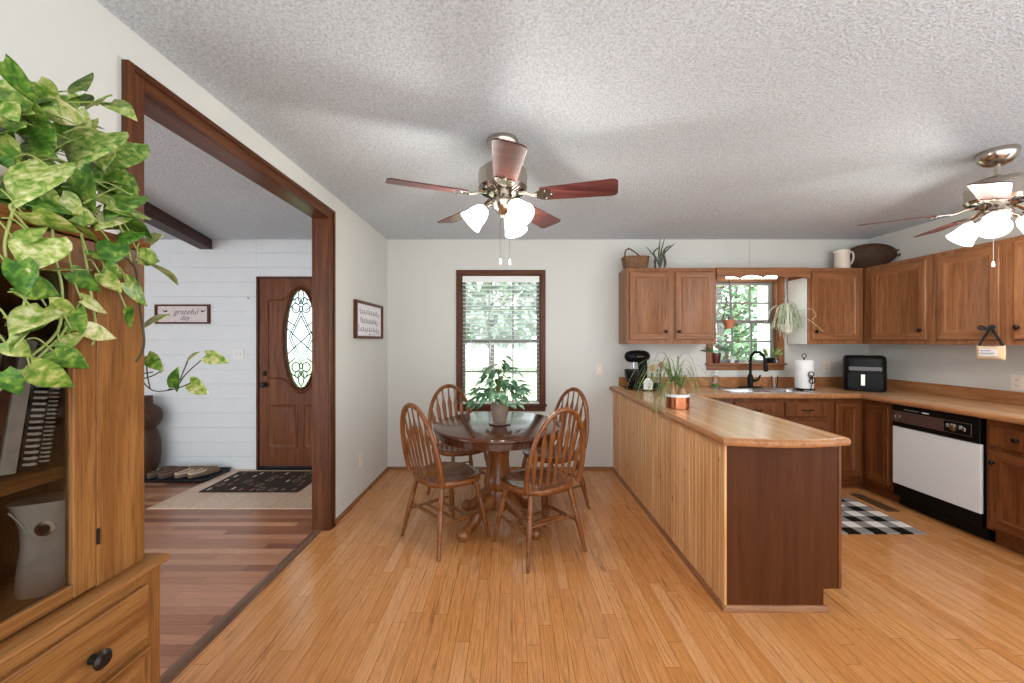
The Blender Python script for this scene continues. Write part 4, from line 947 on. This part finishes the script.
for dx, dy, dz in ((-.20, -.12, -.14), (-.17, .02, -.19), (-.19, -.05, -.09), (-.165, -.2, -.05), (-.21, .08, -.12)):
    b.ribbon(smoothp([tops[0], (-.10, dy*.5, .17), (-.172, dy*.8, .06), (dx+.006, dy, -.02), (dx, dy*1.05, dz)], 5), lambda t: .0038*(1-t)**.6+.0004)
b.build('foliage', M['palm'], pp, smooth=80)
# ------------------------------------------------------------------ window plants
def hanging(name, label, loc, ztop, potm, leafm, n, Lr, wd, droop, r=.052, h=.085, up=.06, bias=None):
    t = thing(name, label, 'plant', loc)
    MB().lathe([(0, 0), (r*.72, 0), (r*.76, .004), (r*.95, h*.72), (r*1.08, h*.74), (r*1.1, h), (r*.98, h), (r*.9, h*.8), (0, h*.78)], n=24).build('pot', potm, t)
    b = MB(); zt = ztop-loc[2]
    for k in range(3): a = 2*PI*k/3+.4; b.tube([(r*1.05*math.cos(a), r*1.05*math.sin(a), h*.95), (.002*math.cos(a), .002*math.sin(a), zt*.75), (0, 0, zt)], .0013, 5)
    b.build('hanger', M['blackm'], t); b = MB()
    for i in range(n):
        a = R.uniform(0, 2*PI) if bias is None or i % 3 else R.uniform(*bias); o_ = Vector((math.cos(a), math.sin(a)*.55, 0)); L = R.uniform(*Lr); u = R.uniform(.15, 1)**.8*up
        q = [Vector((0, 0, h*.8))+o_*.01, o_*L*.3+Vector((0, 0, h+u)), o_*L*.65+Vector((0, 0, h+u*.8)), o_*L*.9+Vector((0, 0, h+u*.1-droop*.4*L)), o_*L+Vector((0, 0, h-droop*L*R.uniform(-.3, 1.2)))]
        b.ribbon(smoothp(q, 5), lambda t: wd*min(1, 4*t+.4)*(1-t)**.5+.0004)
    b.build('foliage', leafm, t, smooth=80); return t
hanging('hanging_plant', 'small plant in a terracotta pot hanging in the kitchen window', (2.17, 4.0, 1.49), 2.0645, M['terra'], M['monst'], 9, (.08, .17), .006, .6)
sp_ = hanging('spider_plant', 'pale spider plant hanging beside the white cabinet side', (2.76, 4.02, 1.45), 2.0645, M['cream'], M['spider'], 70, (.12, .27), .0065, .6, up=.20)
b = MB()
for q in ([(0, -.02, .13), (.05, -.10, .15), (.11, -.17, .11), (.23, -.18, .0)], [(0, 0, .11), (-.05, -.02, .02), (-.03, -.04, -.13), (.06, -.05, -.2)], [(0, 0, .1), (.05, -.10, .2), (.11, -.18, .22), (.15, -.19, .16), (.11, -.19, .12)]): b.tube(smoothp(q), .0021, 6)
b.build('runner', M['spider'], sp_)
def sillpot(label, x, r, h, m, leafm, n, L, name='sill_plant', wd=.012, y=YB+.0):
    t = thing(name, label, 'plant', (x, y, K1[2]+.0045))
    MB().lathe([(0, 0), (r*.75, 0), (r*.78, .003), (r, h*.75), (r*1.08, h*.76), (r*1.1, h), (r*.98, h), (r*.9, h*.8), (0, h*.78)], n=20).build('pot', m, t)
    b = MB()
    for i in range(n):
        a = R.uniform(0, 2*PI); o_ = Vector((math.cos(a), math.sin(a)*.25-.2, R.uniform(.4, 1.5))).normalized(); l = L*R.uniform(.6, 1.1); p = Vector((0, 0, h*.78))
        b.tube([p, p+o_*l*.5, p+o_*l*.55+Vector((0, 0, l*.05))], .0014, 5); leaf(b, p+o_*l*.5, o_+Vector((0, 0, -.3)), (0, -1, .5), l*.6, wd, .2, .2, .05, 7)
    b.build('foliage', leafm, t, smooth=80); return t
sillpot('green plant in a dark red pot on the left of the kitchen window sill', 2.165, .045, .105, plain('dark_red_glaze', '#5a2622', .3), M['monst'], 11, .19)
sillpot('tiny plant in a white pot on the kitchen window sill', 2.335, .028, .05, M['appl'], M['spider'], 7, .05, wd=.008)
sillpot('small green plant in a black pot on the right of the kitchen sill', 2.735, .034, .055, M['black'], M['palm'], 14, .15, wd=.012)
fg = thing('sill_ornament', 'small white wire word ornament on the kitchen window sill', 'ornament', (2.45, YB-.01, K1[2]+.0045)); b = MB()
b.box((-.055, -.012, 0), (.055, .012, .008)); b.tube(smoothp([(-.045, 0, .045), (-.03, 0, .06), (-.02, 0, .03), (-.028, 0, .012), (-.04, 0, .03), (-.01, 0, .05), (.005, 0, .02), (.015, 0, .045), (.03, 0, .05), (.035, 0, .02), (.02, 0, .012), (.045, 0, .03)], 4), .003, 6); b.build('wire_word', M['white'], fg)
jr = thing('glass_jar', 'small glass jar at the right end of the kitchen window sill', 'jar', (2.800, YB-.012, K1[2]+.0045)); MB().lathe([(0, 0), (.016, 0), (.018, .004), (.018, .045), (.014, .055), (.014, .06), (.012, .06), (.012, .054), (.016, .044), (.016, .006), (0, .005)], n=18).build('body', M['glass'], jr)
MB().lathe([(0, .0055), (.0155, .0055), (.0155, .03), (0, .03)], n=18).build('water', plain('pale_water', '#a9a0b4', .1), jr)
# ------------------------------------------------------------------ things on the worktop
ZT += .0006
tr = thing('round_tray', 'dark round tray under the stand mixer', 'tray', (1.30, 3.98, ZT)); MB().lathe([(0, .001), (.17, .001), (.178, .004), (.18, .014), (.174, .014), (.17, .008), (0, .008)], n=40).build('tray', M['endp'], tr)
ZY = ZT+.0085
mx = thing('stand_mixer', 'black stand mixer on the dark round tray', 'mixer', (1.25, 4.00, ZY), rz=rd(-150))
b = MB(); b.rings([[(.11*math.copysign(abs(math.cos(a))**.7, math.cos(a))-.02, .085*math.copysign(abs(math.sin(a))**.7, math.sin(a)), z) for a in (2*PI*k/28 for k in range(28))] for z in (0, .006, .02, .026)]); b.build('base', M['black'], mx, smooth=50)
b = MB(); b.rings([[(x0+.045*w_*math.cos(a), .045*w_*math.sin(a), z) for a in (2*PI*k/20 for k in range(20))] for z, w_, x0 in ((.02, 1.1, -.08), (.08, .95, -.085), (.16, .9, -.085), (.22, 1.05, -.08), (.28, 1, -.07))]); b.build('column', M['black'], mx, smooth=60)
b = MB(); b.rings([[(x, .06*w_*math.cos(a), .315+.058*w_*math.sin(a)+dz) for a in (2*PI*k/22 for k in range(22))] for x, w_, dz in ((-.15, .3, 0), (-.14, .75, 0), (-.10, 1, 0), (0, 1.05, .002), (.08, 1, 0), (.12, .85, 0), (.14, .55, 0), (.145, .3, 0))]); hd = b.build('motor_head', M['black'], mx, smooth=60)
MB().box((-.03, .0605, .308), (.06, .0635, .322)).box((-.03, -.0635, .308), (.06, -.0605, .322)).build('trim_band', M['nickel'], hd, bevel=.001)
MB().lathe([(.0, .2), (.012, .2), (.012, .27), (0, .27)], (.05, 0, 0), 12).build('beater_shaft', M['steel'], hd)
MB().lathe([(0, .027), (.05, .027), (.052, .04), (.075, .07), (.092, .13), (.096, .185), (.093, .185), (.085, .12), (.05, .05), (0, .045)], (.04, 0, 0), 28).build('mixing_bowl', plain('dark_bowl', '#2a2a2c', .25, .7), mx)
ck_ = thing('utensil_crock', 'clear glass utensil crock beside the mixer', 'crock', (1.415, 3.93, ZY)); MB().lathe([(0, 0), (.045, 0), (.048, .004), (.05, .15), (.047, .15), (.044, .008), (0, .007)], n=24).build('body', M['glass'], ck_)
MB().lathe([(.0445, .01), (.0495, .01), (.0497, .06), (.0445, .06)], n=24, cap0=False, cap1=False).build('dark_band', M['black'], ck_)
for i, (dx, dy, tilt, lab, m) in enumerate(((-.012, .0, -.12, 'pale wooden spoon in the glass crock', '#c98d4e'), (.014, .008, .16, 'reddish wooden spoon in the glass crock, the taller one', '#a9623a'), (.004, -.014, .02, 'dark ladle handle in the glass crock', '#2a1d18'))):
    s_ = thing('wooden_spoon' if i < 2 else 'ladle', lab, 'utensil', (1.415+dx, 3.93+dy, ZY+.0075), group='utensils in the crock'); s_.rotation_euler = (0, tilt, 0); h = (.175, .205, .15)[i]
    b = MB(); b.tube([(0, 0, .005), (0, 0, h)], .005, 8); b.ell((0, 0, h+.025), (.024 if i < 2 else .007, .008, .034 if i < 2 else .02), 14, 8); b.build('spoon', plain('utensil_wood', m, .5), s_)
tg = thing('arched_tag', 'small white arched tag standing in front of the mixer', 'tag', (1.30, 3.815, ZY), rz=rd(-8))
b = MB(); b.prism([(-.042, 0), (.042, 0), (.042, .075), (.03, .1), (.012, .115), (-.012, .115), (-.03, .1), (-.042, .075)], 0, .018, 'y'); b.build('board', M['white'], tg, bevel=.003)
b = MB()
for z, l in ((.085, .012), (.066, .024), (.05, .02), (.034, .026)): b.tube([(-l+2*l*k/14, -.001, z+.004*math.sin(k*2.3)) for k in range(15)], .0012, 4)
b.build('lettering', M['ink'], tg)
sb = thing('soap_bottle', 'clear dish soap bottle with green soap left of the faucet', 'bottle', (2.13, 4.183, ZT)); MB().lathe([(0, 0), (.032, 0), (.035, .005), (.035, .085), (.028, .105), (.012, .115), (.012, .125), (0, .125)], n=22, sy=.75).build('body', M['glass'], sb)
MB().lathe([(0, .004), (.030, .004), (.0325, .008), (.0325, .03), (0, .03)], n=22, sy=.75).build('green_soap', plain('green_soap', '#5f8a3a', .2), sb)
b = MB(); b.lathe([(0, .125), (.014, .125), (.014, .14), (.005, .142), (.005, .16), (0, .16)], n=14); b.tube([(-.01, 0, .162), (.012, 0, .162), (.03, -.004, .158)], [.009, .009, .005], 8); b.build('pump', M['white'], sb)
gl = thing('drinking_glass', 'clear drinking glass behind the sink right of the faucet', 'glass', (2.74, 4.175, ZT)); MB().lathe([(0, 0), (.028, 0), (.034, .11), (.032, .11), (.026, .006), (0, .006)], n=22).build('body', M['glass'], gl)
pt_ = thing('paper_towel_holder', 'black iron holder with scroll carrying a paper towel roll', 'paper towel holder', (2.885, 3.95, ZT), rz=rd(-27))
b = MB(); b.lathe([(0, 0), (.085, 0), (.085, .006), (.012, .01), (.006, .012), (.006, .315), (0, .315)], n=28); b.tube([(0.018*math.cos(a), 0, .33+.02*math.sin(a)) for a in (2*PI*k/16 for k in range(16))], .004, 7, closed=True); b.build('stand', M['blackm'], pt_)
b = MB(); sc_p = []
for k in range(24): a = rd(200)+rd(470)*k/23; r_ = .012+.026*(k/23); sc_p.append((.045+r_*math.cos(a)*.8, -.09, .125+.03+r_*math.sin(a)))
s2 = [(.045-(x-.045), -.09, .125-(z-.125)) for x, _, z in sc_p]; b.tube(sc_p+[(.047, -.09, .125)]+s2[::-1], .005, 7); b.tube([s2[0], (.04, -.088, .02), (.035, -.08, .005)], .004, 6); b.build('scroll', M['blackm'], pt_)
b = MB(); b.lathe([(.02, .014), (.076, .014), (.078, .018), (.078, .286), (.076, .29), (.02, .29)], n=36, cap0=False, cap1=False); b.lathe([(.02, .29), (.02, .014)], n=24, cap0=False, cap1=False)
tag(b.build('paper_towel_roll', plain('paper_towel', '#efefee', .9, bump=.15)), 'white paper towel roll standing on the black iron holder', 'paper towel roll').location = (2.885, 3.95, ZT)
af = thing('air_fryer', 'black air fryer in the corner of the countertop', 'air fryer', (3.43, 3.90, ZT), rz=rd(-38)); b = MB()
b.rings([[(w_*math.copysign(abs(math.cos(a))**.35, math.cos(a)), d_*math.copysign(abs(math.sin(a))**.35, math.sin(a)), z) for a in (2*PI*k/36+.01 for k in range(36))] for z, w_, d_ in ((.008, .15, .15), (.012, .158, .158), (.15, .16, .16), (.29, .158, .158), (.325, .152, .152), (.336, .135, .135))]); b.build('housing', M['black'], af, smooth=50)
b = MB(); [b.lathe([(0, 0), (.015, 0), (.015, .01), (0, .01)], (x, y, 0), 10) for x in (-.13, .13) for y in (-.11, .11)]; b.build('foot', M['rubber'], af)
MB().box((-.12, -.166, .195), (.12, -.158, .235)).build('control_strip', plain('grey_display', '#4d4745', .25, .4), af, bevel=.003)
b = MB().box((-.13, -.168, .03), (.13, -.157, .178)); bs = b.build('basket_front', M['black'], af, bevel=.006)
MB().box((-.035, -.195, .055), (.0, -.168, .165)).build('handle', M['nickel'], bs, bevel=.005)
# ------------------------------------------------------------------ things on the wall cabinets
bs = thing('wicker_basket', 'brown woven basket with hoop handle on the left wall cabinet', 'basket', (1.26, 4.09, ZU1)); b = MB()
def rrect(hx, hy, z, n=32): return [(hx*math.copysign(abs(math.cos(a))**.5, math.cos(a)), hy*math.copysign(abs(math.sin(a))**.5, math.sin(a)), z) for a in (2*PI*k/n for k in range(n))]
b.rings([rrect(.105, .075, 0), rrect(.118, .085, .05), rrect(.128, .092, .12), rrect(.132, .096, .125), rrect(.132, .096, .135), rrect(.124, .088, .135), rrect(.10, .07, .01)]); b.build('body', M['wicker'], bs, smooth=60)
MB().tube(smoothp([(-.10, -.0, .12), (-.105, -.01, .19), (-.07, -.01, .222), (-.02, 0, .20), (.05, .01, .15), (.075, .01, .13)]), .007, 8, flat=2, ref=(1, 0, 0)).build('hoop_handle', M['wicker'], bs)
ap = thing('spiky_plant', 'spiky dark plant in a glass vase on the left wall cabinet', 'plant', (1.50, 4.06, ZU1)); MB().lathe([(0, 0), (.05, 0), (.055, .005), (.06, .10), (.045, .13), (.042, .13), (.056, .1), (.05, .008), (0, .007)], n=22).build('vase', M['glass'], ap)
b = MB()
for q in ([(0, 0, .02), (-.04, 0, .12), (-.09, 0, .18), (-.14, -.01, .235)], [(0, 0, .02), (.01, 0, .15), (.02, 0, .22), (.05, 0, .325)], [(0, 0, .03), (.04, 0, .16), (.09, 0, .215), (.15, -.01, .27)], [(0, 0, .03), (-.01, 0, .15), (-.005, 0, .24), (.005, 0, .32)], [(0, 0, .05), (-.06, .01, .17), (-.02, .01, .22), (.0, .01, .23)], [(.0, 0, .1), (.03, -.01, .16), (.05, -.02, .10), (.055, -.03, .03)], [(0, 0, .05), (.05, .02, .20), (.10, .02, .245), (.13, .02, .25)]):
    b.ribbon(smoothp(q, 5), lambda t: .010*(1-t)**.55+.001, up=(0, -1, .1), vee=.5)
b.build('leaves', leafmat('spiky_leaf', [(.3, '#2c3324'), (.6, '#4a5a38'), (.8, '#6a6a4a')], 20, .5, .05), ap, smooth=80)
pc = thing('pitcher', 'cream ceramic pitcher on the wall cabinet right of the window', 'pitcher', (3.365, 4.08, ZU1)); MB().lathe([(0, 0), (.066, 0), (.07, .004), (.066, .08), (.062, .14), (.066, .19), (.069, .2), (.064, .2), (.058, .14), (0, .02)], n=28).ell((-.064, 0, .188), (.026, .02, .016), 12, 8).build('body', M['cream'], pc, smooth=60)
MB().tube(smoothp([(.06, 0, .175), (.10, 0, .19), (.118, 0, .15), (.105, 0, .09), (.064, 0, .045)]), .009, 10).build('handle', M['cream'], pc)
ob = thing('oval_basket', 'large dark oval wicker basket propped in the cabinet corner', 'basket', (3.60, 4.04, ZU1), rz=rd(-40)); ob.rotation_euler = (rd(-12), 0, rd(-40)); b = MB()
def ov(rx, rz_, y): return [(rx*math.cos(2*PI*k/40), y, .135+rz_*math.sin(2*PI*k/40)) for k in range(40)]
b.rings([ov(.14, .08, .05), ov(.18, .11, .03), ov(.205, .13, -.02), ov(.212, .134, -.025), ov(.205, .13, -.03), ov(.19, .118, -.012), ov(.13, .075, .03)]); b.build('body', M['wicker2'], ob, smooth=60)
for s_ in (-1, 1): MB().tube(smoothp([(s_*.195, -.02, .17), (s_*.235, -.02, .165), (s_*.24, -.02, .13), (s_*.205, -.02, .11)]), .008, 8).build('handle', M['wicker2'], ob)
ps = thing('pillow_sign', 'small cream pillow sign hanging from a cabinet knob by black ribbon', 'sign', (3.436, 2.872, 1.29)); b = MB()
rs = []
for i in range(13):
    t = -1+2*i/12; y = .088*t; q = (1-abs(t)**6)*.9+.1; hz = .046+.006*abs(t)**3
    rs.append([(.024*q*math.copysign(abs(math.cos(a))**.8, math.cos(a)), y, -.012+hz*math.copysign(abs(math.sin(a))**.6, math.sin(a))) for a in (2*PI*k/20 for k in range(20))])
b.rings(rs); b.build('pillow', M['fabric'], ps, smooth=70)
MB().box((-.0245, -.055, -.036), (-.0225, .05, .016)).build('label_patch', M['paper'], ps)
b = MB(); b.tube([(-.0255, .04-.06*k/16, .002+.006*math.sin(k*2.1)) for k in range(17)], .0012, 5); b.tube([(-.0255, .044-.085*k/24, -.018+.007*math.sin(k*1.7)) for k in range(25)], .0014, 5); b.build('lettering', M['ink'], ps)
b = MB()
for s_ in (-1, 1):
    b.ribbon([(0.0, s_*.01, .150), (0, s_*.045, .09), (0, s_*.075, .03)], lambda t: .009, up=(1, 0, 0), vee=.05)
    b.ribbon(smoothp([(-.024, 0, .158), (-.03, s_*.03, .178), (-.03, s_*.05, .17), (-.028, s_*.03, .155), (-.024, 0, .156)], 5), lambda t: .008, up=(-1, 0, .2), vee=.1)
b.ell((-.024, 0, .157), (.008, .011, .010), 10, 6); b.build('ribbon', M['rubber'], ps)
# ------------------------------------------------------------------ framed signs
sg = thing('framed_sign', 'square wood framed script sign on the wall left of the window', 'sign', (XL, 3.67, 1.385)); mp = mapf('+x', 0)
b = MB(mp=mp)
for q in (((-.345, 0, 0), (-.32, .03, .325)), ((.32, 0, 0), (.345, .03, .325)), ((-.32, 0, 0), (.32, .03, .022)), ((-.32, 0, .303), (.32, .03, .325))): b.box(*q)
b.build('frame', M['trim'], sg, bevel=.002); MB(mp=mp).box((-.32, .004, .022), (.32, .012, .303)).build('board', M['paper'], sg)
b = MB(mp=mp)
for row, (z, x0, x1, hs) in enumerate(((.235, -.24, .24, 1), (.155, -.22, .20, 1), (.080, -.27, .24, 1))):
    n = 90; P = []
    for k in range(n):
        t = k/(n-1); x = x0+(x1-x0)*t; ph = k*.72; amp = .014+.012*(math.sin(k*.21+row*2)**8)+(.018 if k < 6 else 0)
        P.append((x+.012*math.cos(ph), .013, z+amp*math.sin(ph)-(.02 if k > n-7 else 0)*math.sin((k-n+7)/7*PI)))
    b.tube(P, .0024, 5)
b.tube([(-.01, .013, .038), (.0, .013, .044), (.01, .013, .038), (.0, .013, .032), (.03, .013, .04)], .002, 5); b.build('script_lettering', M['ink'], sg)
se = thing('framed_sign', 'long framed sign with grey script on the white shiplap wall', 'sign', (-3.465, YB, 1.545)); b = MB()
for q in (((-.31, -.022, 0), (.27, 0, .018)), ((-.31, -.022, .187), (.27, 0, .205)), ((-.31, -.022, .018), (-.285, 0, .187)), ((.245, -.022, .018), (.27, 0, .187))): b.box(*q)
b.build('frame', M['trim_x'], se, bevel=.002); MB().box((-.285, -.010, .018), (.245, -.002, .187)).build('board', M['pinkpaper'], se)
text('grateful', .085, M['ink'], (.01, -.0105, .125), (PI/2, 0, 0), se, shear=.35); text('day', .075, M['ink'], (.0, -.0105, .062), (PI/2, 0, 0), se, shear=.35)
b = MB()
for cx_, s_ in ((-.2, 1), (.19, -1)): b.ell((cx_, -.0105, .132), (.022, .002, .007), 10, 6); b.tube([(cx_-.02*s_, -.011, .135), (cx_-.035*s_, -.011, .148)], .003, 5); b.tube([(cx_, -.011, .134), (cx_+.012*s_, -.011, .152)], .003, 5)
b.build('bird', M['bronze'], se)
# ------------------------------------------------------------------ entry floor things
mt = NT('patterned_mat'); v = mt.coord(); vb = mt.new('ShaderNodeTexBrick'); mt.ln(v, vb.inputs['Vector']); vb.offset = .5; vb.inputs['Scale'].default_value = 1
mat_ = thing('door_mat', 'dark brown door mat with pale rectangles in front of the front door', 'mat', (-2.37, 3.86, .0042)); MB().prism([(-.44, -.275), (.45, -.275), (.45, .29), (-.46, .29)], 0, .008, 'z').build('pile', plain('brown_mat', '#33241d', .95, var=.2, sc_=60, bump=.4), mat_, bevel=.002)
b = MB(); bb_ = MB(); bc = MB(); R2 = random.Random(3)
for i in range(9):
    for j in range(5):
        x, y = -.38+.095*i+R2.uniform(-.02, .02), -.21+.11*j+R2.uniform(-.02, .02); k = R2.random()
        if k < .22:
            for q in (((x-.026, y-.035), (x-.020, y+.035)), ((x+.020, y-.035), (x+.026, y+.035)), ((x-.02, y-.035), (x+.02, y-.029)), ((x-.02, y+.029), (x+.02, y+.035))): bb_.box((*q[0], .0078), (*q[1], .0088))
        elif k < .85: (b if k < .55 else bc).box((x-.011, y-.028, .0078), (x+.011, y+.028, .0088))
b.build('pale_rectangles', plain('mat_cream', '#d8c6ae', .9), mat_); bb_.build('outlined_rectangles', plain('mat_tan', '#a88f74', .9), mat_); bc.build('rust_rectangles', plain('mat_rust', '#8f5f48', .9), mat_)
ty = thing('shoe_tray', 'black rubber shoe tray against the white shiplap wall', 'tray', (-3.29, 4.03, 0))
def rr4(hx, hy, z, r_=.05, n=5):
    P = []
    for cx_, cy_, a0 in ((hx-r_, hy-r_, 0), (-hx+r_, hy-r_, PI/2), (-hx+r_, -hy+r_, PI), (hx-r_, -hy+r_, 1.5*PI)):
        for k in range(n+1): a = a0+PI/2*k/n; P.append((cx_+r_*math.cos(a), cy_+r_*math.sin(a), z))
    return P
MB().rings([rr4(.33, .19, 0), rr4(.335, .195, .004), rr4(.345, .205, .028), rr4(.338, .198, .03), rr4(.325, .185, .008)]).build('tray', M['rubber'], ty, smooth=50)
def shoe(label, loc, rz, upper_, lining, group, name='slipper'):
    t = thing(name, label, 'shoe', loc, rz, group); L = .27
    def wd(s): return .036+.014*math.sin(PI*min(1, s*1.05)**1.3)-(.0 if s < .9 else (s-.9)*.18)
    n = 18; left = [(wd(k/n), -L/2+L*k/n) for k in range(n+1)]; out = [(.025, -L/2-.012)]+left+[(.018, L/2+.008)]; out = out+[(-x, y) for x, y in out[::-1]]
    MB().prism(out, 0, .018, 'z').build('sole', M['rubber'], t, bevel=.003)
    b = MB(); rs = []
    for k in range(12):
        s = k/11; y = -.02+(L/2+.02)*s; w_ = wd((y+L/2)/L)*(1 if s < .75 else math.sqrt(max(.02, 1-((s-.75)/.26)**2))); h = .078*(1-.5*s**1.5)*(1 if s < .8 else math.sqrt(max(.03, 1-((s-.8)/.21)**2)))
        rs.append([(w_*math.cos(PI*j/12), y, .017+h*math.sin(PI*j/12)**.8) for j in range(13)]+[(w_*.94*math.cos(PI*j/12), y, .017+h*.9*math.sin(PI*j/12)**.8) for j in range(12, -1, -1)])
    b.rings(rs); 
    Q = smoothp([(.040, .01, 0), (.040, -.05, 0), (.037, -.10, 0), (.022, -.138, 0), (-.022, -.138, 0), (-.037, -.10, 0), (-.040, -.05, 0), (-.040, .01, 0)], 4)
    def up_(k): return .050+.012*abs(2*k/(len(Q)-1)-1)**2
    b.rings([[Q[k]+Vector((0, 0, .016)), Q[k]*.9+Vector((0, 0, .016)), Q[k]*.88+Vector((0, 0, up_(k))), Q[k]*.98+Vector((0, 0, up_(k)))] for k in range(len(Q))]); b.build('upper', upper_, t, smooth=60)
    b = MB(); P = [(.034, -.10, .052), (.037, -.05, .055), (.034, -.005, .064), (0, .015, .078), (-.034, -.005, .064), (-.037, -.05, .055), (-.034, -.10, .052), (-.02, -.130, .052), (.02, -.130, .052)]
    b.tube(smoothp(P+[P[0]], 4)[:-1], .0095, 8, closed=True); b.build('collar', lining, t); return t
brn, tan, fz, dk = plain('slipper_suede', '#5a4334', .9, bump=.3), plain('slipper_tan', '#7d6450', .9, bump=.3), plain('slipper_fleece', '#cbb59c', .95, bump=.6), plain('dark_shoe', '#2c2623', .7)
pk = plain('brown_collar', '#6a5446', .9, bump=.4)
shoe('left tan slipper with cream fleece collar on the shoe tray', (-3.225, 4.03, .0085), rd(-28), tan, fz, 'tan slippers')
shoe('right tan slipper with cream fleece collar, nearest the front door', (-3.095, 4.035, .0085), rd(-33), tan, fz, 'tan slippers')
shoe('left brown slipper on the shoe tray', (-3.50, 4.03, .0085), rd(-22), brn, pk, 'brown slippers')
shoe('right brown slipper beside the tan pair on the shoe tray', (-3.375, 4.02, .0085), rd(-26), brn, pk, 'brown slippers')
vs = thing('turned_wood_vase', 'tall dark brown turned wood floor vase beside the shoe tray', 'vase', (-3.762, 4.07, 0)); 
MB().lathe([(0, 0), (.09, 0), (.10, .01), (.12, .06), (.14, .12), (.15, .22), (.145, .34), (.125, .43), (.105, .475), (.13, .50), (.155, .55), (.16, .60), (.145, .66), (.11, .70), (.085, .72), (.082, .78), (.088, .80), (.078, .80), (.07, .74), (0, .72)], n=32).build('body', M['wood_dark'], vs, smooth=60)
# ------------------------------------------------------------------ outside the windows
def tree(label, x, y, h, rad, n, seed, leafsz, fm='tree', group='trees outside'):
    r_ = random.Random(seed); t = thing('garden_tree', label, 'tree', (x, y, -.4), group=group)
    b = MB(); b.tube([(0, 0, 0), (.05, 0, h*.35), (-.05, .05, h*.7), (0, 0, h*.95)], [.14, .11, .07, .02], 8)
    for k in range(7): a = k*2.4; z = h*(.3+.08*k); b.tube([(0, 0, z), (rad*.4*math.cos(a), rad*.4*math.sin(a), z+.3), (rad*.75*math.cos(a), rad*.75*math.sin(a), z+.45)], [.05, .03, .012], 6)
    b.build('trunk', plain('bark', '#5a4a3c', .9), t); b = MB()
    for i in range(n):
        a = r_.uniform(0, 2*PI); q = rad*r_.random()**.4; z = h*(.22+.8*r_.random()); q *= math.sin(PI*min(1, max(.1, (z/h-.1)/.95)))**.5
        p = Vector((q*math.cos(a), q*math.sin(a), z)); leaf(b, p, (r_.uniform(-1, 1), r_.uniform(-1, 1), r_.uniform(-.8, .4)), (r_.uniform(-.5, .5), -.6, 1), leafsz*r_.uniform(.7, 1.3), leafsz*.32, .2, .2, .0, 4)
    b.build('foliage', M[fm], t); return t
tree('leafy green tree outside behind the sink, left in the kitchen window', 4.6, 8.8, 4.2, 1.05, 1300, 11, .15)
tree('leafy green shrub tree outside, low in the middle of the kitchen window', 7.6, 13.5, 4.2, 1.6, 1300, 12, .2)
tree('leafy green tree outside, at the right of the kitchen window', 7.3, 9.6, 4.4, 1.05, 900, 13, .17)
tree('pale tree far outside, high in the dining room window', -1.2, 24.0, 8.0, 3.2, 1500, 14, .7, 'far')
pw = MB(); pw.box((3.24, 5.15, -.4), (3.38, 5.29, 2.6)); pw.box((3.22, 5.13, -.4), (3.40, 5.31, -.2)); pw.box((3.22, 5.13, 2.45), (3.40, 5.31, 2.6)); tag(pw.build('porch_post', M['appl'], bevel=.01), 'white porch post outside the right of the kitchen window', 'post')
